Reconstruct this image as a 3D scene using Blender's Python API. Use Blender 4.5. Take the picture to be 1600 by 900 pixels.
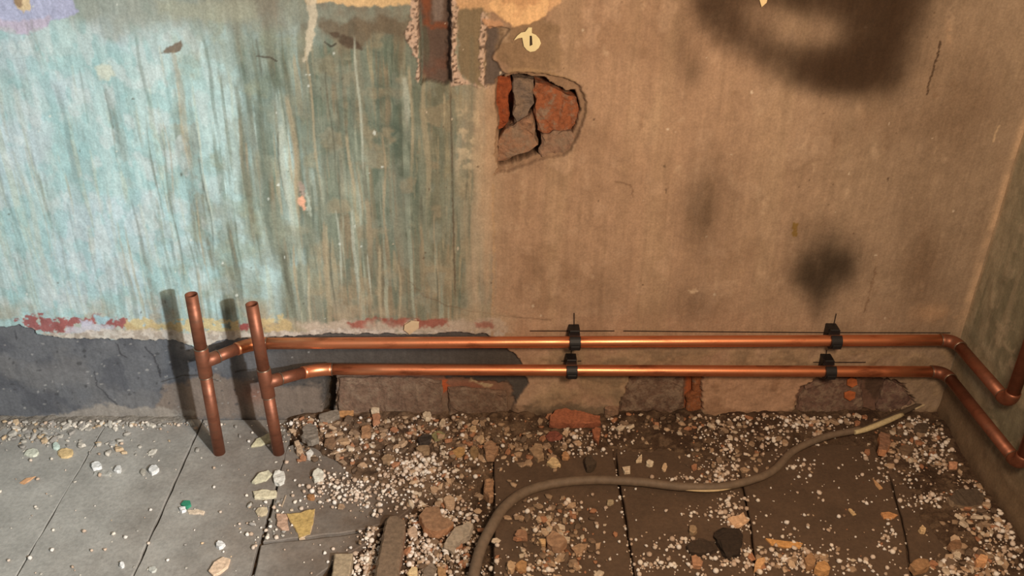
import bpy, bmesh, math, random
import numpy as np
from mathutils import Vector, Matrix
from mathutils import noise as mnoise

scene = bpy.context.scene
for o in list(bpy.data.objects):
    bpy.data.objects.remove(o)

# ------------------------------------------------------------------ camera
FPX, PITCH, YAW, ROLL, CAMH = 1401.14, 0.507837, 0.0376394, -0.0203185, 1.1
def cam_axes():
    f = np.array([math.sin(YAW)*math.cos(PITCH), math.cos(YAW)*math.cos(PITCH), -math.sin(PITCH)])
    r = np.array([math.cos(YAW), -math.sin(YAW), 0.0])
    d = np.cross(f, r)
    r2 = math.cos(ROLL)*r + math.sin(ROLL)*d
    d2 = -math.sin(ROLL)*r + math.cos(ROLL)*d
    return np.array([r2, d2, f])
CAM = cam_axes()
cd = bpy.data.cameras.new('camera')
cam = bpy.data.objects.new('camera', cd)
scene.collection.objects.link(cam)
cd.sensor_width = 36.0
cd.lens = 36.0*FPX/1600.0
cd.clip_start = 0.01
cam.matrix_world = Matrix(((CAM[0][0], -CAM[1][0], -CAM[2][0], 0), (CAM[0][1], -CAM[1][1], -CAM[2][1], 0),
                           (CAM[0][2], -CAM[1][2], -CAM[2][2], CAMH), (0, 0, 0, 1)))
scene.camera = cam

# ------------------------------------------------------------------ light
vs = scene.view_settings
vs.view_transform = 'Standard'; vs.look = 'None'; vs.gamma = 1.0; vs.use_curve_mapping = False
vs.exposure = 0.2
w = bpy.data.worlds.new('world'); scene.world = w; w.use_nodes = True
w.node_tree.nodes['Background'].inputs[0].default_value = (0.92, 0.87, 0.80, 1)
w.node_tree.nodes['Background'].inputs[1].default_value = 0.17

def light(name, kind, loc, target, energy, color, **kw):
    l = bpy.data.lights.new(name, kind); l.energy = energy; l.color = color
    for k, v in kw.items(): setattr(l, k, v)
    o = bpy.data.objects.new(name, l); scene.collection.objects.link(o)
    o.location = loc
    o.rotation_euler = (Vector(target)-Vector(loc)).to_track_quat('-Z', 'Y').to_euler()
    return o
# warm lamp of the room, standing beside the photographer
light('warm_lamp', 'POINT', (0.36, 0.36, 1.0), (0.12, 1.44, 0.42), 36, (1.0, 0.74, 0.515), shadow_soft_size=0.10)
# cool beam of light falling on the left of the wall from behind the photographer's right shoulder
light('cool_beam', 'SPOT', (0.806, -0.31, 1.18), (-1.22, 1.44, 0.16), 205, (0.90, 0.965, 1.0), spot_size=math.radians(50), spot_blend=1.0, shadow_soft_size=0.03)

# ------------------------------------------------------------------ helpers
rng = random.Random(7)
nr = np.random.RandomState(11)
COL = scene.collection
ORG = np.array([0, 0, CAMH])
def ray(u, v): return CAM.T @ np.array([(u-800)/FPX, (v-450)/FPX, 1.0])
def F(u, v, z=0.0):
    d = ray(u, v); return ORG + d*((z-CAMH)/d[2])
D = 1.4383                      # back wall plane y = D
XC = 0.9207                     # right wall plane x = XC
def W(u, v, off=0.0):
    d = ray(u, v); return ORG + d*((D-off)/d[1])
def XP(u, v, x):
    d = ray(u, v); return ORG + d*(x/d[0])
def project(X, Y, Z):
    P = np.stack([X, Y, Z-CAMH], -1) @ CAM.T
    return 800+FPX*P[..., 0]/P[..., 2], 450+FPX*P[..., 1]/P[..., 2]

def s2l(c):
    c = np.asarray(c, float)/255.0
    return np.where(c <= 0.04045, c/12.92, ((c+0.055)/1.055)**2.4)
def rgba(c): 
    l = s2l(c); return (float(l[0]), float(l[1]), float(l[2]), 1.0)
def sm(a, b, x):
    t = np.clip((x-a)/(b-a), 0, 1); return t*t*(3-2*t)
def _h(ix, iy, s):
    n = (ix.astype(np.int64)*374761393 + iy.astype(np.int64)*668265263 + s*2147483647) & 0xffffffff
    n = ((n ^ (n >> 13))*1274126177) & 0xffffffff
    n = n ^ (n >> 16)
    return (n & 0xffff)/65535.0
def vn(x, y, s=0):
    ix = np.floor(x); iy = np.floor(y); fx = x-ix; fy = y-iy
    fx = fx*fx*(3-2*fx); fy = fy*fy*(3-2*fy)
    ix = ix.astype(np.int64); iy = iy.astype(np.int64)
    a = _h(ix, iy, s); b = _h(ix+1, iy, s); c = _h(ix, iy+1, s); d = _h(ix+1, iy+1, s)
    return (a*(1-fx)+b*fx)*(1-fy)+(c*(1-fx)+d*fx)*fy
def fbm(x, y, s=0, o=4):
    t = 0; a = 0.5; n = 0
    for k in range(o):
        t = t+a*vn(x*2**k+17.3*k, y*2**k+5.1*k, s+k); n += a; a *= 0.5
    return t/n
def sdf(poly, u, v, pad):
    """signed distance to a polygon (negative inside); 999 outside the padded box"""
    p = np.asarray(poly, float)
    out = np.full(u.shape, 999.0)
    m = (u > p[:, 0].min()-pad) & (u < p[:, 0].max()+pad) & (v > p[:, 1].min()-pad) & (v < p[:, 1].max()+pad)
    x = u[m]; y = v[m]
    if x.size == 0: return out
    d = np.full(x.shape, 1e9); ins = np.zeros(x.shape, bool)
    for i in range(len(p)):
        ax, ay = p[i]; bx, by = p[(i+1) % len(p)]
        ex, ey = bx-ax, by-ay
        L = ex*ex+ey*ey+1e-9
        t = np.clip(((x-ax)*ex+(y-ay)*ey)/L, 0, 1)
        d = np.minimum(d, (x-ax-t*ex)**2+(y-ay-t*ey)**2)
        c = ((ay > y) != (by > y)) & (x < (bx-ax)*(y-ay)/(by-ay+1e-12)+ax)
        ins ^= c
    d = np.sqrt(d); d[ins] *= -1
    out[m] = d
    return out

def link(name, mesh, parent=None, mat=None):
    o = bpy.data.objects.new(name, mesh); COL.objects.link(o)
    if mat is not None and len(mesh.materials) == 0: mesh.materials.append(mat)
    if parent is not None: o.parent = parent
    return o
def tag(o, label, cat=None, group=None, kind=None):
    o['label'] = label
    if cat: o['category'] = cat
    if group: o['group'] = group
    if kind: o['kind'] = kind
    return o
def empty(name, loc, label, cat, group=None):
    o = bpy.data.objects.new(name, None); COL.objects.link(o); o.location = loc; o.empty_display_size = 0.02
    return tag(o, label, cat, group)
def np_mesh(name, verts, faces, colors=None, smooth=True):
    me = bpy.data.meshes.new(name)
    verts = np.asarray(verts, np.float32); faces = np.asarray(faces, np.int32)
    n = faces.shape[1]
    me.vertices.add(len(verts)); me.vertices.foreach_set('co', verts.ravel())
    me.loops.add(faces.size); me.loops.foreach_set('vertex_index', faces.ravel())
    me.polygons.add(len(faces)); me.polygons.foreach_set('loop_start', np.arange(0, faces.size, n, dtype=np.int32))
    me.update(calc_edges=True)
    if smooth: me.polygons.foreach_set('use_smooth', np.ones(len(faces), bool))
    if colors is not None:
        at = me.color_attributes.new('Col', 'FLOAT_COLOR', 'POINT')
        c = np.ones((len(verts), 4), np.float32); c[:, :3] = colors
        at.data.foreach_set('color', c.ravel())
    me.validate(); me.update()
    return me
def grid_faces(nx, ny):
    i = np.arange(nx*ny).reshape(ny, nx)
    return np.stack([i[:-1, :-1], i[:-1, 1:], i[1:, 1:], i[1:, :-1]], -1).reshape(-1, 4)

# ------------------------------------------------------------------ materials
def base_mat(name, rough):
    m = bpy.data.materials.new(name); m.use_nodes = True
    b = m.node_tree.nodes['Principled BSDF']; b.inputs['Roughness'].default_value = rough
    return m, m.node_tree, b
def add_noise(nt, scale, detail=5, rough=0.6, sc3=None):
    tc = nt.nodes.new('ShaderNodeNewGeometry') if sc3 is not None and sc3[0] == 'world' else None
    n = nt.nodes.new('ShaderNodeTexNoise'); n.inputs['Scale'].default_value = scale
    n.inputs['Detail'].default_value = detail; n.inputs['Roughness'].default_value = rough
    mp = nt.nodes.new('ShaderNodeMapping')
    if tc is None:
        tc = nt.nodes.new('ShaderNodeTexCoord'); nt.links.new(tc.outputs['Object'], mp.inputs[0])
    else:
        nt.links.new(tc.outputs['Position'], mp.inputs[0])
    if sc3 is not None: mp.inputs['Scale'].default_value = sc3[-3:]
    nt.links.new(mp.outputs[0], n.inputs['Vector'])
    return n
def ramp(nt, src, stops):
    r = nt.nodes.new('ShaderNodeValToRGB')
    el = r.color_ramp.elements
    while len(el) < len(stops): el.new(0.5)
    for e, (p, c) in zip(el, stops): e.position = p; e.color = c if len(c) == 4 else (*c, 1)
    nt.links.new(src, r.inputs[0]); return r
def mul(nt, a, b, fac=1.0):
    m = nt.nodes.new('ShaderNodeMix'); m.data_type = 'RGBA'; m.blend_type = 'MULTIPLY'; m.inputs[0].default_value = fac
    nt.links.new(a, m.inputs[6]); nt.links.new(b, m.inputs[7]); return m.outputs[2]
def bump(nt, b, hs, strength, dist):
    bp = nt.nodes.new('ShaderNodeBump'); bp.inputs['Strength'].default_value = strength; bp.inputs['Distance'].default_value = dist
    nt.links.new(hs, bp.inputs['Height']); nt.links.new(bp.outputs[0], b.inputs['Normal']); return bp
g = lambda v: (v, v, v, 1)
_mc = {}
def mat(col, rough=0.85, var=0.25, scale=120, bmp=0.4, metal=0.0):
    k = (tuple(col), rough, var, scale, bmp, metal)
    if k in _mc: return _mc[k]
    m, nt, b = base_mat('surface_%d_%d_%d' % tuple(col), rough)
    n = add_noise(nt, scale)
    c = np.array(rgba(col)[:3])
    r = ramp(nt, n.outputs[0], [(0.3, tuple(c*(1-var))), (0.7, tuple(np.minimum(c*(1+var), 0.95)))])
    nt.links.new(r.outputs[0], b.inputs['Base Color'])
    b.inputs['Metallic'].default_value = metal
    if bmp: bump(nt, b, n.outputs[0], bmp, 0.002)
    _mc[k] = m; return m
def masonry(col, dust=(150, 128, 108), cover=0.5):
    k = ('m', tuple(col), dust, cover)
    if k in _mc: return _mc[k]
    m, nt, b = base_mat('masonry_%d_%d_%d' % tuple(col), 0.92)
    n = add_noise(nt, 1.0, 6, 0.65, ('world', 120, 120, 120))
    c = np.array(rgba(col)[:3])
    r = ramp(nt, n.outputs[0], [(0.3, tuple(c*0.55)), (0.55, tuple(c)), (0.75, tuple(c*1.25))])
    n2 = add_noise(nt, 1.0, 6, 0.7, ('world', 45, 45, 45))
    f = ramp(nt, n2.outputs[0], [(0.62-0.3*cover, g(0.0)), (0.75-0.3*cover, g(0.9))])
    mx = nt.nodes.new('ShaderNodeMix'); mx.data_type = 'RGBA'
    nt.links.new(f.outputs[0], mx.inputs[0]); nt.links.new(r.outputs[0], mx.inputs[6])
    n3 = add_noise(nt, 1.0, 5, 0.6, ('world', 200, 200, 200))
    dc = np.array(rgba(dust)[:3])
    r3 = ramp(nt, n3.outputs[0], [(0.3, tuple(dc*0.7)), (0.7, tuple(dc*1.15))])
    nt.links.new(r3.outputs[0], mx.inputs[7])
    nt.links.new(mx.outputs[2], b.inputs['Base Color'])
    bump(nt, b, n2.outputs[0], 0.9, 0.006)
    _mc[k] = m; return m
def attr_mat(name, rough, streak, fine, bmp):
    m, nt, b = base_mat(name, rough)
    a = nt.nodes.new('ShaderNodeAttribute'); a.attribute_name = 'Col'
    n1 = add_noise(nt, 1.0, 6, 0.65, (260, 260, 260))
    r1 = ramp(nt, n1.outputs[0], [(0.25, g(1-fine)), (0.75, g(1+fine))])
    c = mul(nt, a.outputs['Color'], r1.outputs[0])
    if streak:
        n2 = add_noise(nt, 1.0, 5, 0.6, (150, 150, 5))
        r2 = ramp(nt, n2.outputs[0], [(0.3, g(1-streak)), (0.7, g(1+streak))])
        c = mul(nt, c, r2.outputs[0])
        n5 = add_noise(nt, 1.0, 6, 0.7, (55, 55, 34))
        r5 = ramp(nt, n5.outputs[0], [(0.3, g(0.86)), (0.7, g(1.13))])
        c = mul(nt, c, r5.outputs[0])
        n3 = add_noise(nt, 1.0, 3, 0.5, (420, 420, 420))
        r3 = ramp(nt, n3.outputs[0], [(0.74, g(1.0)), (0.80, g(1.3))])
        c = mul(nt, c, r3.outputs[0])
    nt.links.new(c, b.inputs['Base Color'])
    n4 = add_noise(nt, 1.0, 8, 0.65, (90, 90, 90))
    bump(nt, b, n4.outputs[0], bmp, 0.004)
    b.inputs['Specular IOR Level'].default_value = 0.3
    return m
M_WALL = attr_mat('old_painted_plaster', 0.85, 0.07, 0.2, 0.2)
M_DIRT = attr_mat('dusty_rubble_dirt', 0.95, 0.0, 0.5, 0.9)
M_CRUMB = attr_mat('loose_crumbs', 0.8, 0.0, 0.15, 0.1)

def copper(name, dull):
    m, nt, b = base_mat(name, 0.3)
    n = add_noise(nt, 1.0, 5, 0.6, ('world', 14, 60, 60))
    if dull: st = [(0.3, rgba((122, 76, 56))), (0.55, rgba((150, 94, 70))), (0.75, rgba((132, 92, 72)))]
    else: st = [(0.32, rgba((158, 94, 64))), (0.44, rgba((222, 138, 96))), (0.75, rgba((242, 164, 120)))]
    r = ramp(nt, n.outputs[0], st)
    nt.links.new(r.outputs[0], b.inputs['Base Color'])
    b.inputs['Metallic'].default_value = 0.65 if dull else 0.85
    r2 = ramp(nt, n.outputs[0], [(0.3, g(0.55 if dull else 0.46)), (0.7, g(0.46 if dull else 0.33))])
    nt.links.new(r2.outputs[0], b.inputs['Roughness'])
    n2 = add_noise(nt, 1.0, 4, 0.6, ('world', 300, 300, 300))
    bump(nt, b, n2.outputs[0], 0.08, 0.001)
    return m
M_CU = copper('copper_bright', False)
M_CUD = copper('copper_dull', True)
M_SOLD = mat((150, 130, 112), 0.4, 0.2, 300, 0.1, 0.9)
M_BLK = mat((26, 23, 24), 0.55, 0.2, 200, 0.05)

# ------------------------------------------------------------------ back wall
xs = np.concatenate([np.linspace(-1.6, -1.0, 20, endpoint=False), np.arange(-1.0, XC, 0.0018), [XC]])
zs = np.concatenate([np.linspace(-0.06, -0.012, 5, endpoint=False), np.arange(-0.012, 0.86, 0.0018), np.linspace(0.87, 1.5, 24)])
GX, GZ = np.meshgrid(xs, zs)
U, V = project(GX, np.full_like(GX, D), GZ)
X_, Z_ = GX, GZ
wob1 = fbm(X_*45, Z_*45, 1)-0.5
wob2 = fbm(X_*160, Z_*160, 2)-0.5
def PM(poly, soft=2.0, amp=8.0, amp2=4.0, grow=0.0):
    d = sdf(poly, U, V, 40)
    return sm(soft, -soft, d-grow+wob1*amp*2+wob2*amp2*2)
wx = X_+0.010*(fbm(X_*14, Z_*9, 71, 3)-0.5)
st1 = fbm(wx*42, Z_*4.0, 3, 4)
st2 = fbm(wx*100, Z_*6.0, 4, 4)
st3 = fbm(wx*60+9, Z_*3.6, 5, 4)
st4 = fbm(wx*85+3, Z_*4.0, 15, 4)
pat = fbm(X_*9, Z_*9, 6, 5)
pat2 = fbm(X_*24, Z_*24, 7, 4)
fin = fbm(X_*110, Z_*110, 8, 3)
grit = vn(X_*330, Z_*330, 9)
C = np.zeros(GX.shape+(3,))
def put(col, m):
    global C
    C = C*(1-m[..., None])+s2l(col)*m[..., None]
def blob(u0, v0, ru, rv, rot=0.0):
    du = U-u0; dv = V-v0
    c, s = math.cos(rot), math.sin(rot)
    a = (du*c+dv*s)/ru; b = (-du*s+dv*c)/rv
    return np.exp(-(a*a+b*b))
one = np.ones(GX.shape)
put((180, 149, 123), one)
put((165, 135, 110), sm(0.42, 0.62, pat))
put((186, 160, 130), 0.35*sm(0.5, 0.72, fbm(X_*16, Z_*1.6, 33, 3))*sm(760, 830, U))
put((150, 124, 98), 0.22*sm(0.53, 0.68, st2)*sm(700, 800, U))
put((194, 164, 138), 0.5*sm(0.58, 0.72, pat2)*sm(760, 800, U))
# pale brushed patches right of the niche
put((196, 168, 138), 0.55*np.clip(blob(1000, 60, 50, 70)+blob(1020, 180, 40, 45), 0, 1)*sm(0.4, 0.6, st1))
put((152, 134, 112), 0.7*sm(1000, 1500, U))
# blue-green paint at the left
wv = (st1-0.5)*210+(pat-0.5)*170+(st2-0.5)*90
T = sm(770, 690, U+0.25*wv)
G = sm(330, 500, U+wv)
put((176, 202, 202), T)
put((146, 182, 184), T*0.6*sm(0.42, 0.66, 0.6*st1+0.4*pat2))
put((190, 206, 214), T*0.6*sm(0.46, 0.66, pat)*sm(420, 150, U))
put((122, 130, 112), T*G*0.92)
put((92, 108, 94), T*G*0.75*sm(0.42, 0.66, st3))
put((142, 128, 104), T*0.8*sm(0.52, 0.66, st2)*sm(380, 560, U+wv))
put((150, 160, 140), T*0.5*sm(0.52, 0.7, pat2)*sm(200, 330, U))
put((140, 124, 100), T*0.75*sm(330, 480, V+(pat2-0.5)*200)*sm(380, 560, U)*sm(0.3, 0.6, pat+0.12))
put((150, 138, 112), T*0.7*sm(610, 720, U+wv*0.3))
# long drip marks
put((104, 114, 98), T*0.6*sm(0.58, 0.70, st4)*sm(20, 140, V)*(0.25+0.75*sm(160, 360, U)))
put((112, 110, 92), T*0.55*sm(0.60, 0.72, st3)*sm(40, 160, V)*(0.3+0.7*sm(100, 300, U)))
put((176, 186, 168), T*0.5*sm(0.38, 0.28, st4)*sm(30, 140, V))
put((170, 158, 128), T*0.6*sm(0.35, 0.27, st2)*sm(330, 480, U))
put((120, 106, 84), 0.5*sm(1.5, 0.2, np.abs(U-(706+(V-230)*0.022)))*sm(130, 180, V)*sm(470, 440, V))
put((80, 95, 84), 0.75*T*G*np.clip(blob(540, 170, 90, 120)+blob(620, 260, 80, 120)+blob(430, 140, 60, 80), 0, 1)*sm(0.35, 0.6, 0.5*st1+0.5*pat2))
put((150, 156, 136), T*0.25*sm(0.52, 0.64, fin)*sm(0.45, 0.6, pat2)*sm(180, 330, U))
put((156, 142, 116), T*0.5*sm(0.55, 0.66, pat2)*sm(420, 560, U))
put((212, 196, 166), 0.7*sm(706, 722, U)*sm(768, 745, U)*sm(140, 175, V)*sm(330, 230, V)*sm(0.45, 0.62, 0.5*fin+0.5*st2))
put((190, 166, 136), 0.55*sm(712, 745, U)*sm(800, 760, U)*sm(0.4, 0.6, st1))
put((150, 190, 192), T*0.5*sm(0.5, 0.64, fbm(X_*60, Z_*34, 81, 4))*sm(430, 250, U))
put((196, 208, 208), T*0.5*sm(0.54, 0.66, fbm(X_*48, Z_*26, 82, 4))*sm(430, 250, U))
put((140, 146, 132), T*0.38*sm(0.52, 0.62, fbm(X_*36, Z_*22, 83, 5))*sm(180, 340, U))
put((90, 78, 62), 0.7*sm(2.2, 0.6, np.abs(U-(706+(V-230)*0.022)+wob2*3))*sm(135, 160, V)*sm(490, 430, V))
# top band at the left: worn greyish
put((140, 146, 134), T*0.8*sm(70, 10, V+(pat2-0.5)*90)*sm(40, 140, U))
put((128, 118, 104), T*0.6*sm(90, 20, V+(pat2-0.5)*90)*sm(250, 420, U)*sm(0.4, 0.6, pat2))
put((172, 176, 206), 0.9*PM([(-30, -20), (105, -20), (117, 17), (100, 26), (78, 28), (74, 40), (52, 44), (36, 52), (20, 42), (-30, 36)], 2, 6))
put((190, 176, 188), 0.6*PM([(-30, 28), (40, 32), (76, 26), (74, 40), (40, 52), (-30, 40)], 3, 6))
put((216, 196, 158), PM([(17, -20), (47, -20), (47, 17), (36, 20), (24, 10)], 1.5, 4))
put((112, 84, 62), 0.7*PM([(20, -20), (32, -20), (30, 10), (22, 6)], 2, 6))
put((200, 206, 190), 0.8*PM([(153, 100), (172, 98), (183, 118), (168, 126), (152, 118)], 3, 6))
put((112, 96, 80), 0.9*PM([(250, 84), (262, 76), (282, 64), (286, 74), (277, 82), (262, 83)], 1.5, 3))
put((160, 164, 146), 0.6*PM([(240, 0), (400, 0), (400, 25), (370, 36), (330, 34), (290, 30), (250, 20)], 6, 10))
# cream strip and white runs at the top
put((226, 196, 150), PM([(470, -30), (656, -30), (656, 4), (600, 9), (575, 12), (540, 7), (520, 4), (478, 8)], 2, 5))
put((208, 200, 178), 0.85*PM([(472, -30), (496, -30), (494, 30), (488, 60), (481, 97), (475, 95), (478, 50), (482, 25)], 2, 4))
put((110, 96, 78), 0.75*PM([(500, 34), (560, 32), (600, 28), (640, 32), (640, 62), (590, 58), (560, 72), (540, 68), (505, 50)], 6, 12))
put((84, 70, 58), 0.8*PM([(515, 52), (530, 50), (560, 70), (565, 78), (540, 72)], 2, 4))
put((236, 180, 150), 0.95*PM([(464, 308), (472, 305), (479, 314), (476, 327), (465, 320)], 1.2, 3))
put((170, 150, 140), 0.7*PM([(464, 284), (472, 286), (478, 305), (470, 306)], 2, 3))
put((188, 200, 186), 0.7*PM([(478, 300), (486, 308), (486, 336), (480, 330)], 2, 3))
# chases, broken plaster beside them
CH = PM([(652, -60), (703, -60), (705, 60), (704, 128), (694, 134), (680, 128), (664, 126), (656, 136)], 1.5, 3, 2)
edge = np.clip(PM([(640, -60), (656, -60), (656, 136), (650, 128), (652, 100), (640, 75), (632, 50), (645, 30)], 1.5, 5)
               + PM([(700, -60), (712, -60), (714, 90), (720, 118), (745, 132), (770, 138), (770, 144), (720, 132), (705, 134), (698, 100)], 1.5, 5)
               + PM([(754, 20), (762, 28), (760, 70), (756, 100), (760, 140), (752, 132), (749, 90), (752, 60)], 1.5, 5), 0, 1)
put((132, 116, 90), 0.9*PM([(712, 5), (760, 0), (760, 140), (735, 132), (716, 115)], 3, 5))
put((222, 180, 136), 0.85*PM([(705, -30), (900, -30), (860, 20), (800, 16), (720, 10), (706, 8)], 3, 8))
put((206, 180, 160), edge)
put((120, 100, 84), edge*sm(0.55, 0.75, grit))
put((104, 86, 76), CH)
put((116, 84, 70), CH*0.8*sm(0.45, 0.6, pat2))
put((140, 82, 54), CH*0.75*np.clip(PM([(661, 0), (670, 0), (672, 45), (662, 46)], 5, 10)+PM([(662, 40), (698, 38), (698, 48), (668, 50)], 4, 10), 0, 1))
put((140, 126, 118), CH*0.8*PM([(674, 0), (692, 0), (690, 36), (676, 36)], 3, 3))
GR = PM([(762, 44), (790, 42), (800, 46), (788, 60), (781, 68), (770, 82), (768, 92), (778, 98), (784, 112), (796, 118), (776, 132), (758, 132), (760, 90)], 1.5, 4, 2)
put((104, 92, 84), GR)
put((206, 160, 124), 0.8*PM([(757, 30), (783, 32), (790, 42), (764, 42)], 2, 4))
PE = PM([(764, 8), (800, -30), (860, -30), (856, 20), (840, 30), (826, 36), (800, 42), (784, 30)], 1.5, 4, 2)
put((140, 116, 88), 0.7*PM([(780, 45), (850, 30), (872, 40), (880, 110), (800, 112), (776, 90)], 4, 6))
put((238, 196, 146), PE)
put((196, 150, 110), PE*0.7*sm(0.55, 0.68, pat2))
put((168, 140, 108), PM([(792, 108), (830, 107), (866, 112), (884, 120), (900, 128), (912, 146), (917, 165), (914, 190), (904, 165), (890, 146), (866, 136), (846, 122), (800, 118)], 2, 3))
# the niche hacked into the plaster
NI_O = PM([(774, 128), (800, 114), (850, 115), (880, 122), (906, 134), (916, 160), (913, 190), (903, 215), (893, 236), (880, 246), (850, 249), (830, 257), (800, 267), (771, 274), (780, 262), (771, 245), (776, 200), (774, 150)], 1.5, 3, 2)
NI = PM([(777, 150), (778, 128), (800, 120), (848, 122), (868, 136), (884, 146), (900, 143), (906, 165), (904, 190), (895, 214), (886, 232), (868, 240), (845, 244), (826, 250), (800, 258), (780, 262), (778, 240), (780, 200)], 1.5, 3, 2)
put((150, 122, 98), NI_O*0.9)
put((100, 74, 58), NI)
put((170, 88, 48), NI*0.6*sm(0.45, 0.6, pat2))
# single runs of dirty water down the paint
def run(x0, z0, ln, wd, col, a):
    jx = (xs > x0-0.012) & (xs < x0+0.012); jz = (zs > z0-ln-0.01) & (zs < z0+0.01)
    ix = np.where(jx)[0]; iz = np.where(jz)[0]
    if len(ix) < 2 or len(iz) < 2: return
    sl = np.s_[iz[0]:iz[-1]+1, ix[0]:ix[-1]+1]
    x = X_[sl]; zz = Z_[sl]; t = np.clip((z0-zz)/ln, 0, 1)
    cx = x0+0.0022*np.sin(zz*31+x0*90)+0.006*(vn(zz*9, zz*0+x0*50, 77)-0.5)
    d = np.abs(x-cx)/(wd*(0.55+0.45*np.sin(math.pi*np.clip(t*0.9+0.1, 0, 1))))
    m = sm(1.25, 0.45, d+0.7*(wob2[sl]))*sm(0, 0.08, t)*sm(1.0, 0.6, t)*a*T[sl]
    C[sl] = C[sl]*(1-m[..., None])+s2l(col)*m[..., None]
for k in range(150):
    uu = rng.uniform(-60, 740); zz = rng.uniform(0.32, 0.80)
    q = W(uu, 300)
    far = min(1, max(0, (uu-120)/300))
    if rng.random() < 0.55: col = rng.choice([(104, 116, 104), (118, 124, 108), (94, 96, 82)]); a = 0.25+0.4*far
    else: col = rng.choice([(186, 194, 180), (176, 164, 136), (164, 150, 124)]); a = 0.25+0.35*far
    run(q[0], zz, rng.uniform(0.06, 0.30), rng.choice([0.0018, 0.0024, 0.0034, 0.0055]), col, a)
# scuffs in the brown plaster
for k in range(120):
    uu, v2 = rng.uniform(770, 1490), rng.uniform(0, 500)
    ru, rv = rng.uniform(2, 9), rng.uniform(4, 26)
    k_ = (np.abs(U-uu) < 3*ru) & (np.abs(V-v2) < 3*rv)
    m = np.zeros(GX.shape); m[k_] = np.exp(-((U[k_]-uu)/ru)**2-((V[k_]-v2)/rv)**2)*sm(-0.15, 0.2, wob1[k_]+wob2[k_])
    put(rng.choice([(202, 176, 148), (202, 176, 148), (130, 104, 80), (188, 156, 126)]), m*rng.uniform(0.25, 0.6))
# hairline cracks and scrapes
def line(pts, wd, col, a=0.9, wb=3.0):
    m = np.zeros(GX.shape)
    for (x0, y0), (x1, y1) in zip(pts[:-1], pts[1:]):
        lo_u, hi_u, lo_v, hi_v = min(x0, x1)-8, max(x0, x1)+8, min(y0, y1)-8, max(y0, y1)+8
        k = (U > lo_u) & (U < hi_u) & (V > lo_v) & (V < hi_v)
        if not k.any(): continue
        ux = U[k]+wob2[k]*wb*2; vy = V[k]+wob1[k]*wb*2
        ex, ey = x1-x0, y1-y0
        t = np.clip(((ux-x0)*ex+(vy-y0)*ey)/(ex*ex+ey*ey), 0, 1)
        d = np.hypot(ux-x0-t*ex, vy-y0-t*ey)
        m[k] = np.maximum(m[k], sm(wd+0.8, wd-0.5, d))
    put(col, m*a)
line([(1470, 66), (1466, 84), (1460, 105), (1452, 130), (1449, 148)], 1.3, (52, 38, 28), 0.9)
line([(1562, 198), (1552, 220)], 1.2, (214, 186, 150), 0.9)
line([(640, 440), (660, 462), (700, 478), (740, 486), (800, 494), (860, 500)], 0.8, (108, 88, 68), 0.5)
line([(960, 284), (985, 290), (990, 308)], 1.0, (110, 84, 62), 0.5)
line([(402, 88), (420, 90), (432, 97)], 1.2, (70, 62, 52), 0.8)
line([(508, 66), (516, 74), (524, 68)], 1.2, (60, 54, 46), 0.8)
line([(1370, 410), (1362, 450), (1350, 490)], 1.2, (112, 84, 60), 0.5, 5)
line([(770, 290), (772, 420), (768, 500)], 1.5, (190, 156, 118), 0.5)
def fleck(uu, v2, ru, rv, col, a):
    iz = np.where(np.abs(V[:, len(xs)//2]-v2) < 60)[0]
    k_ = (np.abs(U-uu) < 8) & (np.abs(V-v2) < 8)
    d = np.hypot((U[k_]-uu)/ru, (V[k_]-v2)/rv)+wob2[k_]*2.2
    mm = sm(1.3, 0.6, d)*a
    C[k_] = C[k_]*(1-mm[:, None])+s2l(col)*mm[:, None]
for k in range(110):       # specks of bare plaster, pits
    uu, v2 = rng.uniform(0, 1500), rng.uniform(0, 500)
    if rng.random() < 0.6: fleck(uu, v2, rng.uniform(0.8, 2.0), rng.uniform(0.8, 2.6), (222, 204, 180) if uu > 600 else (206, 214, 206), 0.8)
    else: fleck(uu, v2, rng.uniform(0.9, 2.0), rng.uniform(0.9, 3.0), (92, 74, 58) if uu > 600 else (96, 96, 84), 0.7)
# soot and damp stains
soft = 0.75+0.5*fbm(X_*14, Z_*14, 31, 4)
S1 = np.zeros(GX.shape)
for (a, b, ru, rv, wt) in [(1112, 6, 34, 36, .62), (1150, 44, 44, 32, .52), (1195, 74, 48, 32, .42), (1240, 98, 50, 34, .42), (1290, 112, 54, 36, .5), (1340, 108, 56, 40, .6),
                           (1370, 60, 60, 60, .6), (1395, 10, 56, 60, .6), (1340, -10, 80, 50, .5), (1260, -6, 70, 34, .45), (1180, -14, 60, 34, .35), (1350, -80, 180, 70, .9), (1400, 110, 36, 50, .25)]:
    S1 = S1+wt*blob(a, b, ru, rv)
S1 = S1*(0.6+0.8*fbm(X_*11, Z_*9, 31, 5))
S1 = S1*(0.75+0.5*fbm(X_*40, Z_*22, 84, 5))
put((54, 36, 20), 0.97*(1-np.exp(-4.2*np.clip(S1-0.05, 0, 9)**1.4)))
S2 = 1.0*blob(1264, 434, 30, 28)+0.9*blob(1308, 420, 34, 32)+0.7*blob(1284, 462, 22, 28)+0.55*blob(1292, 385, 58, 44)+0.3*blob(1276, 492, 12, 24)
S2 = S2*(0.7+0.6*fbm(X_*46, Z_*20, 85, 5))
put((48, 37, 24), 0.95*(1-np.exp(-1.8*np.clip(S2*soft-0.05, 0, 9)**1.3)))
S3 = 0.42*blob(1096, 330, 34, 66)+0.25*blob(1120, 290, 50, 90)+0.4*blob(1085, 108, 18, 26)+0.35*blob(1085, 480, 60, 36)+0.3*blob(940, 465, 30, 40)+0.3*blob(1060, 60, 26, 90)
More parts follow.
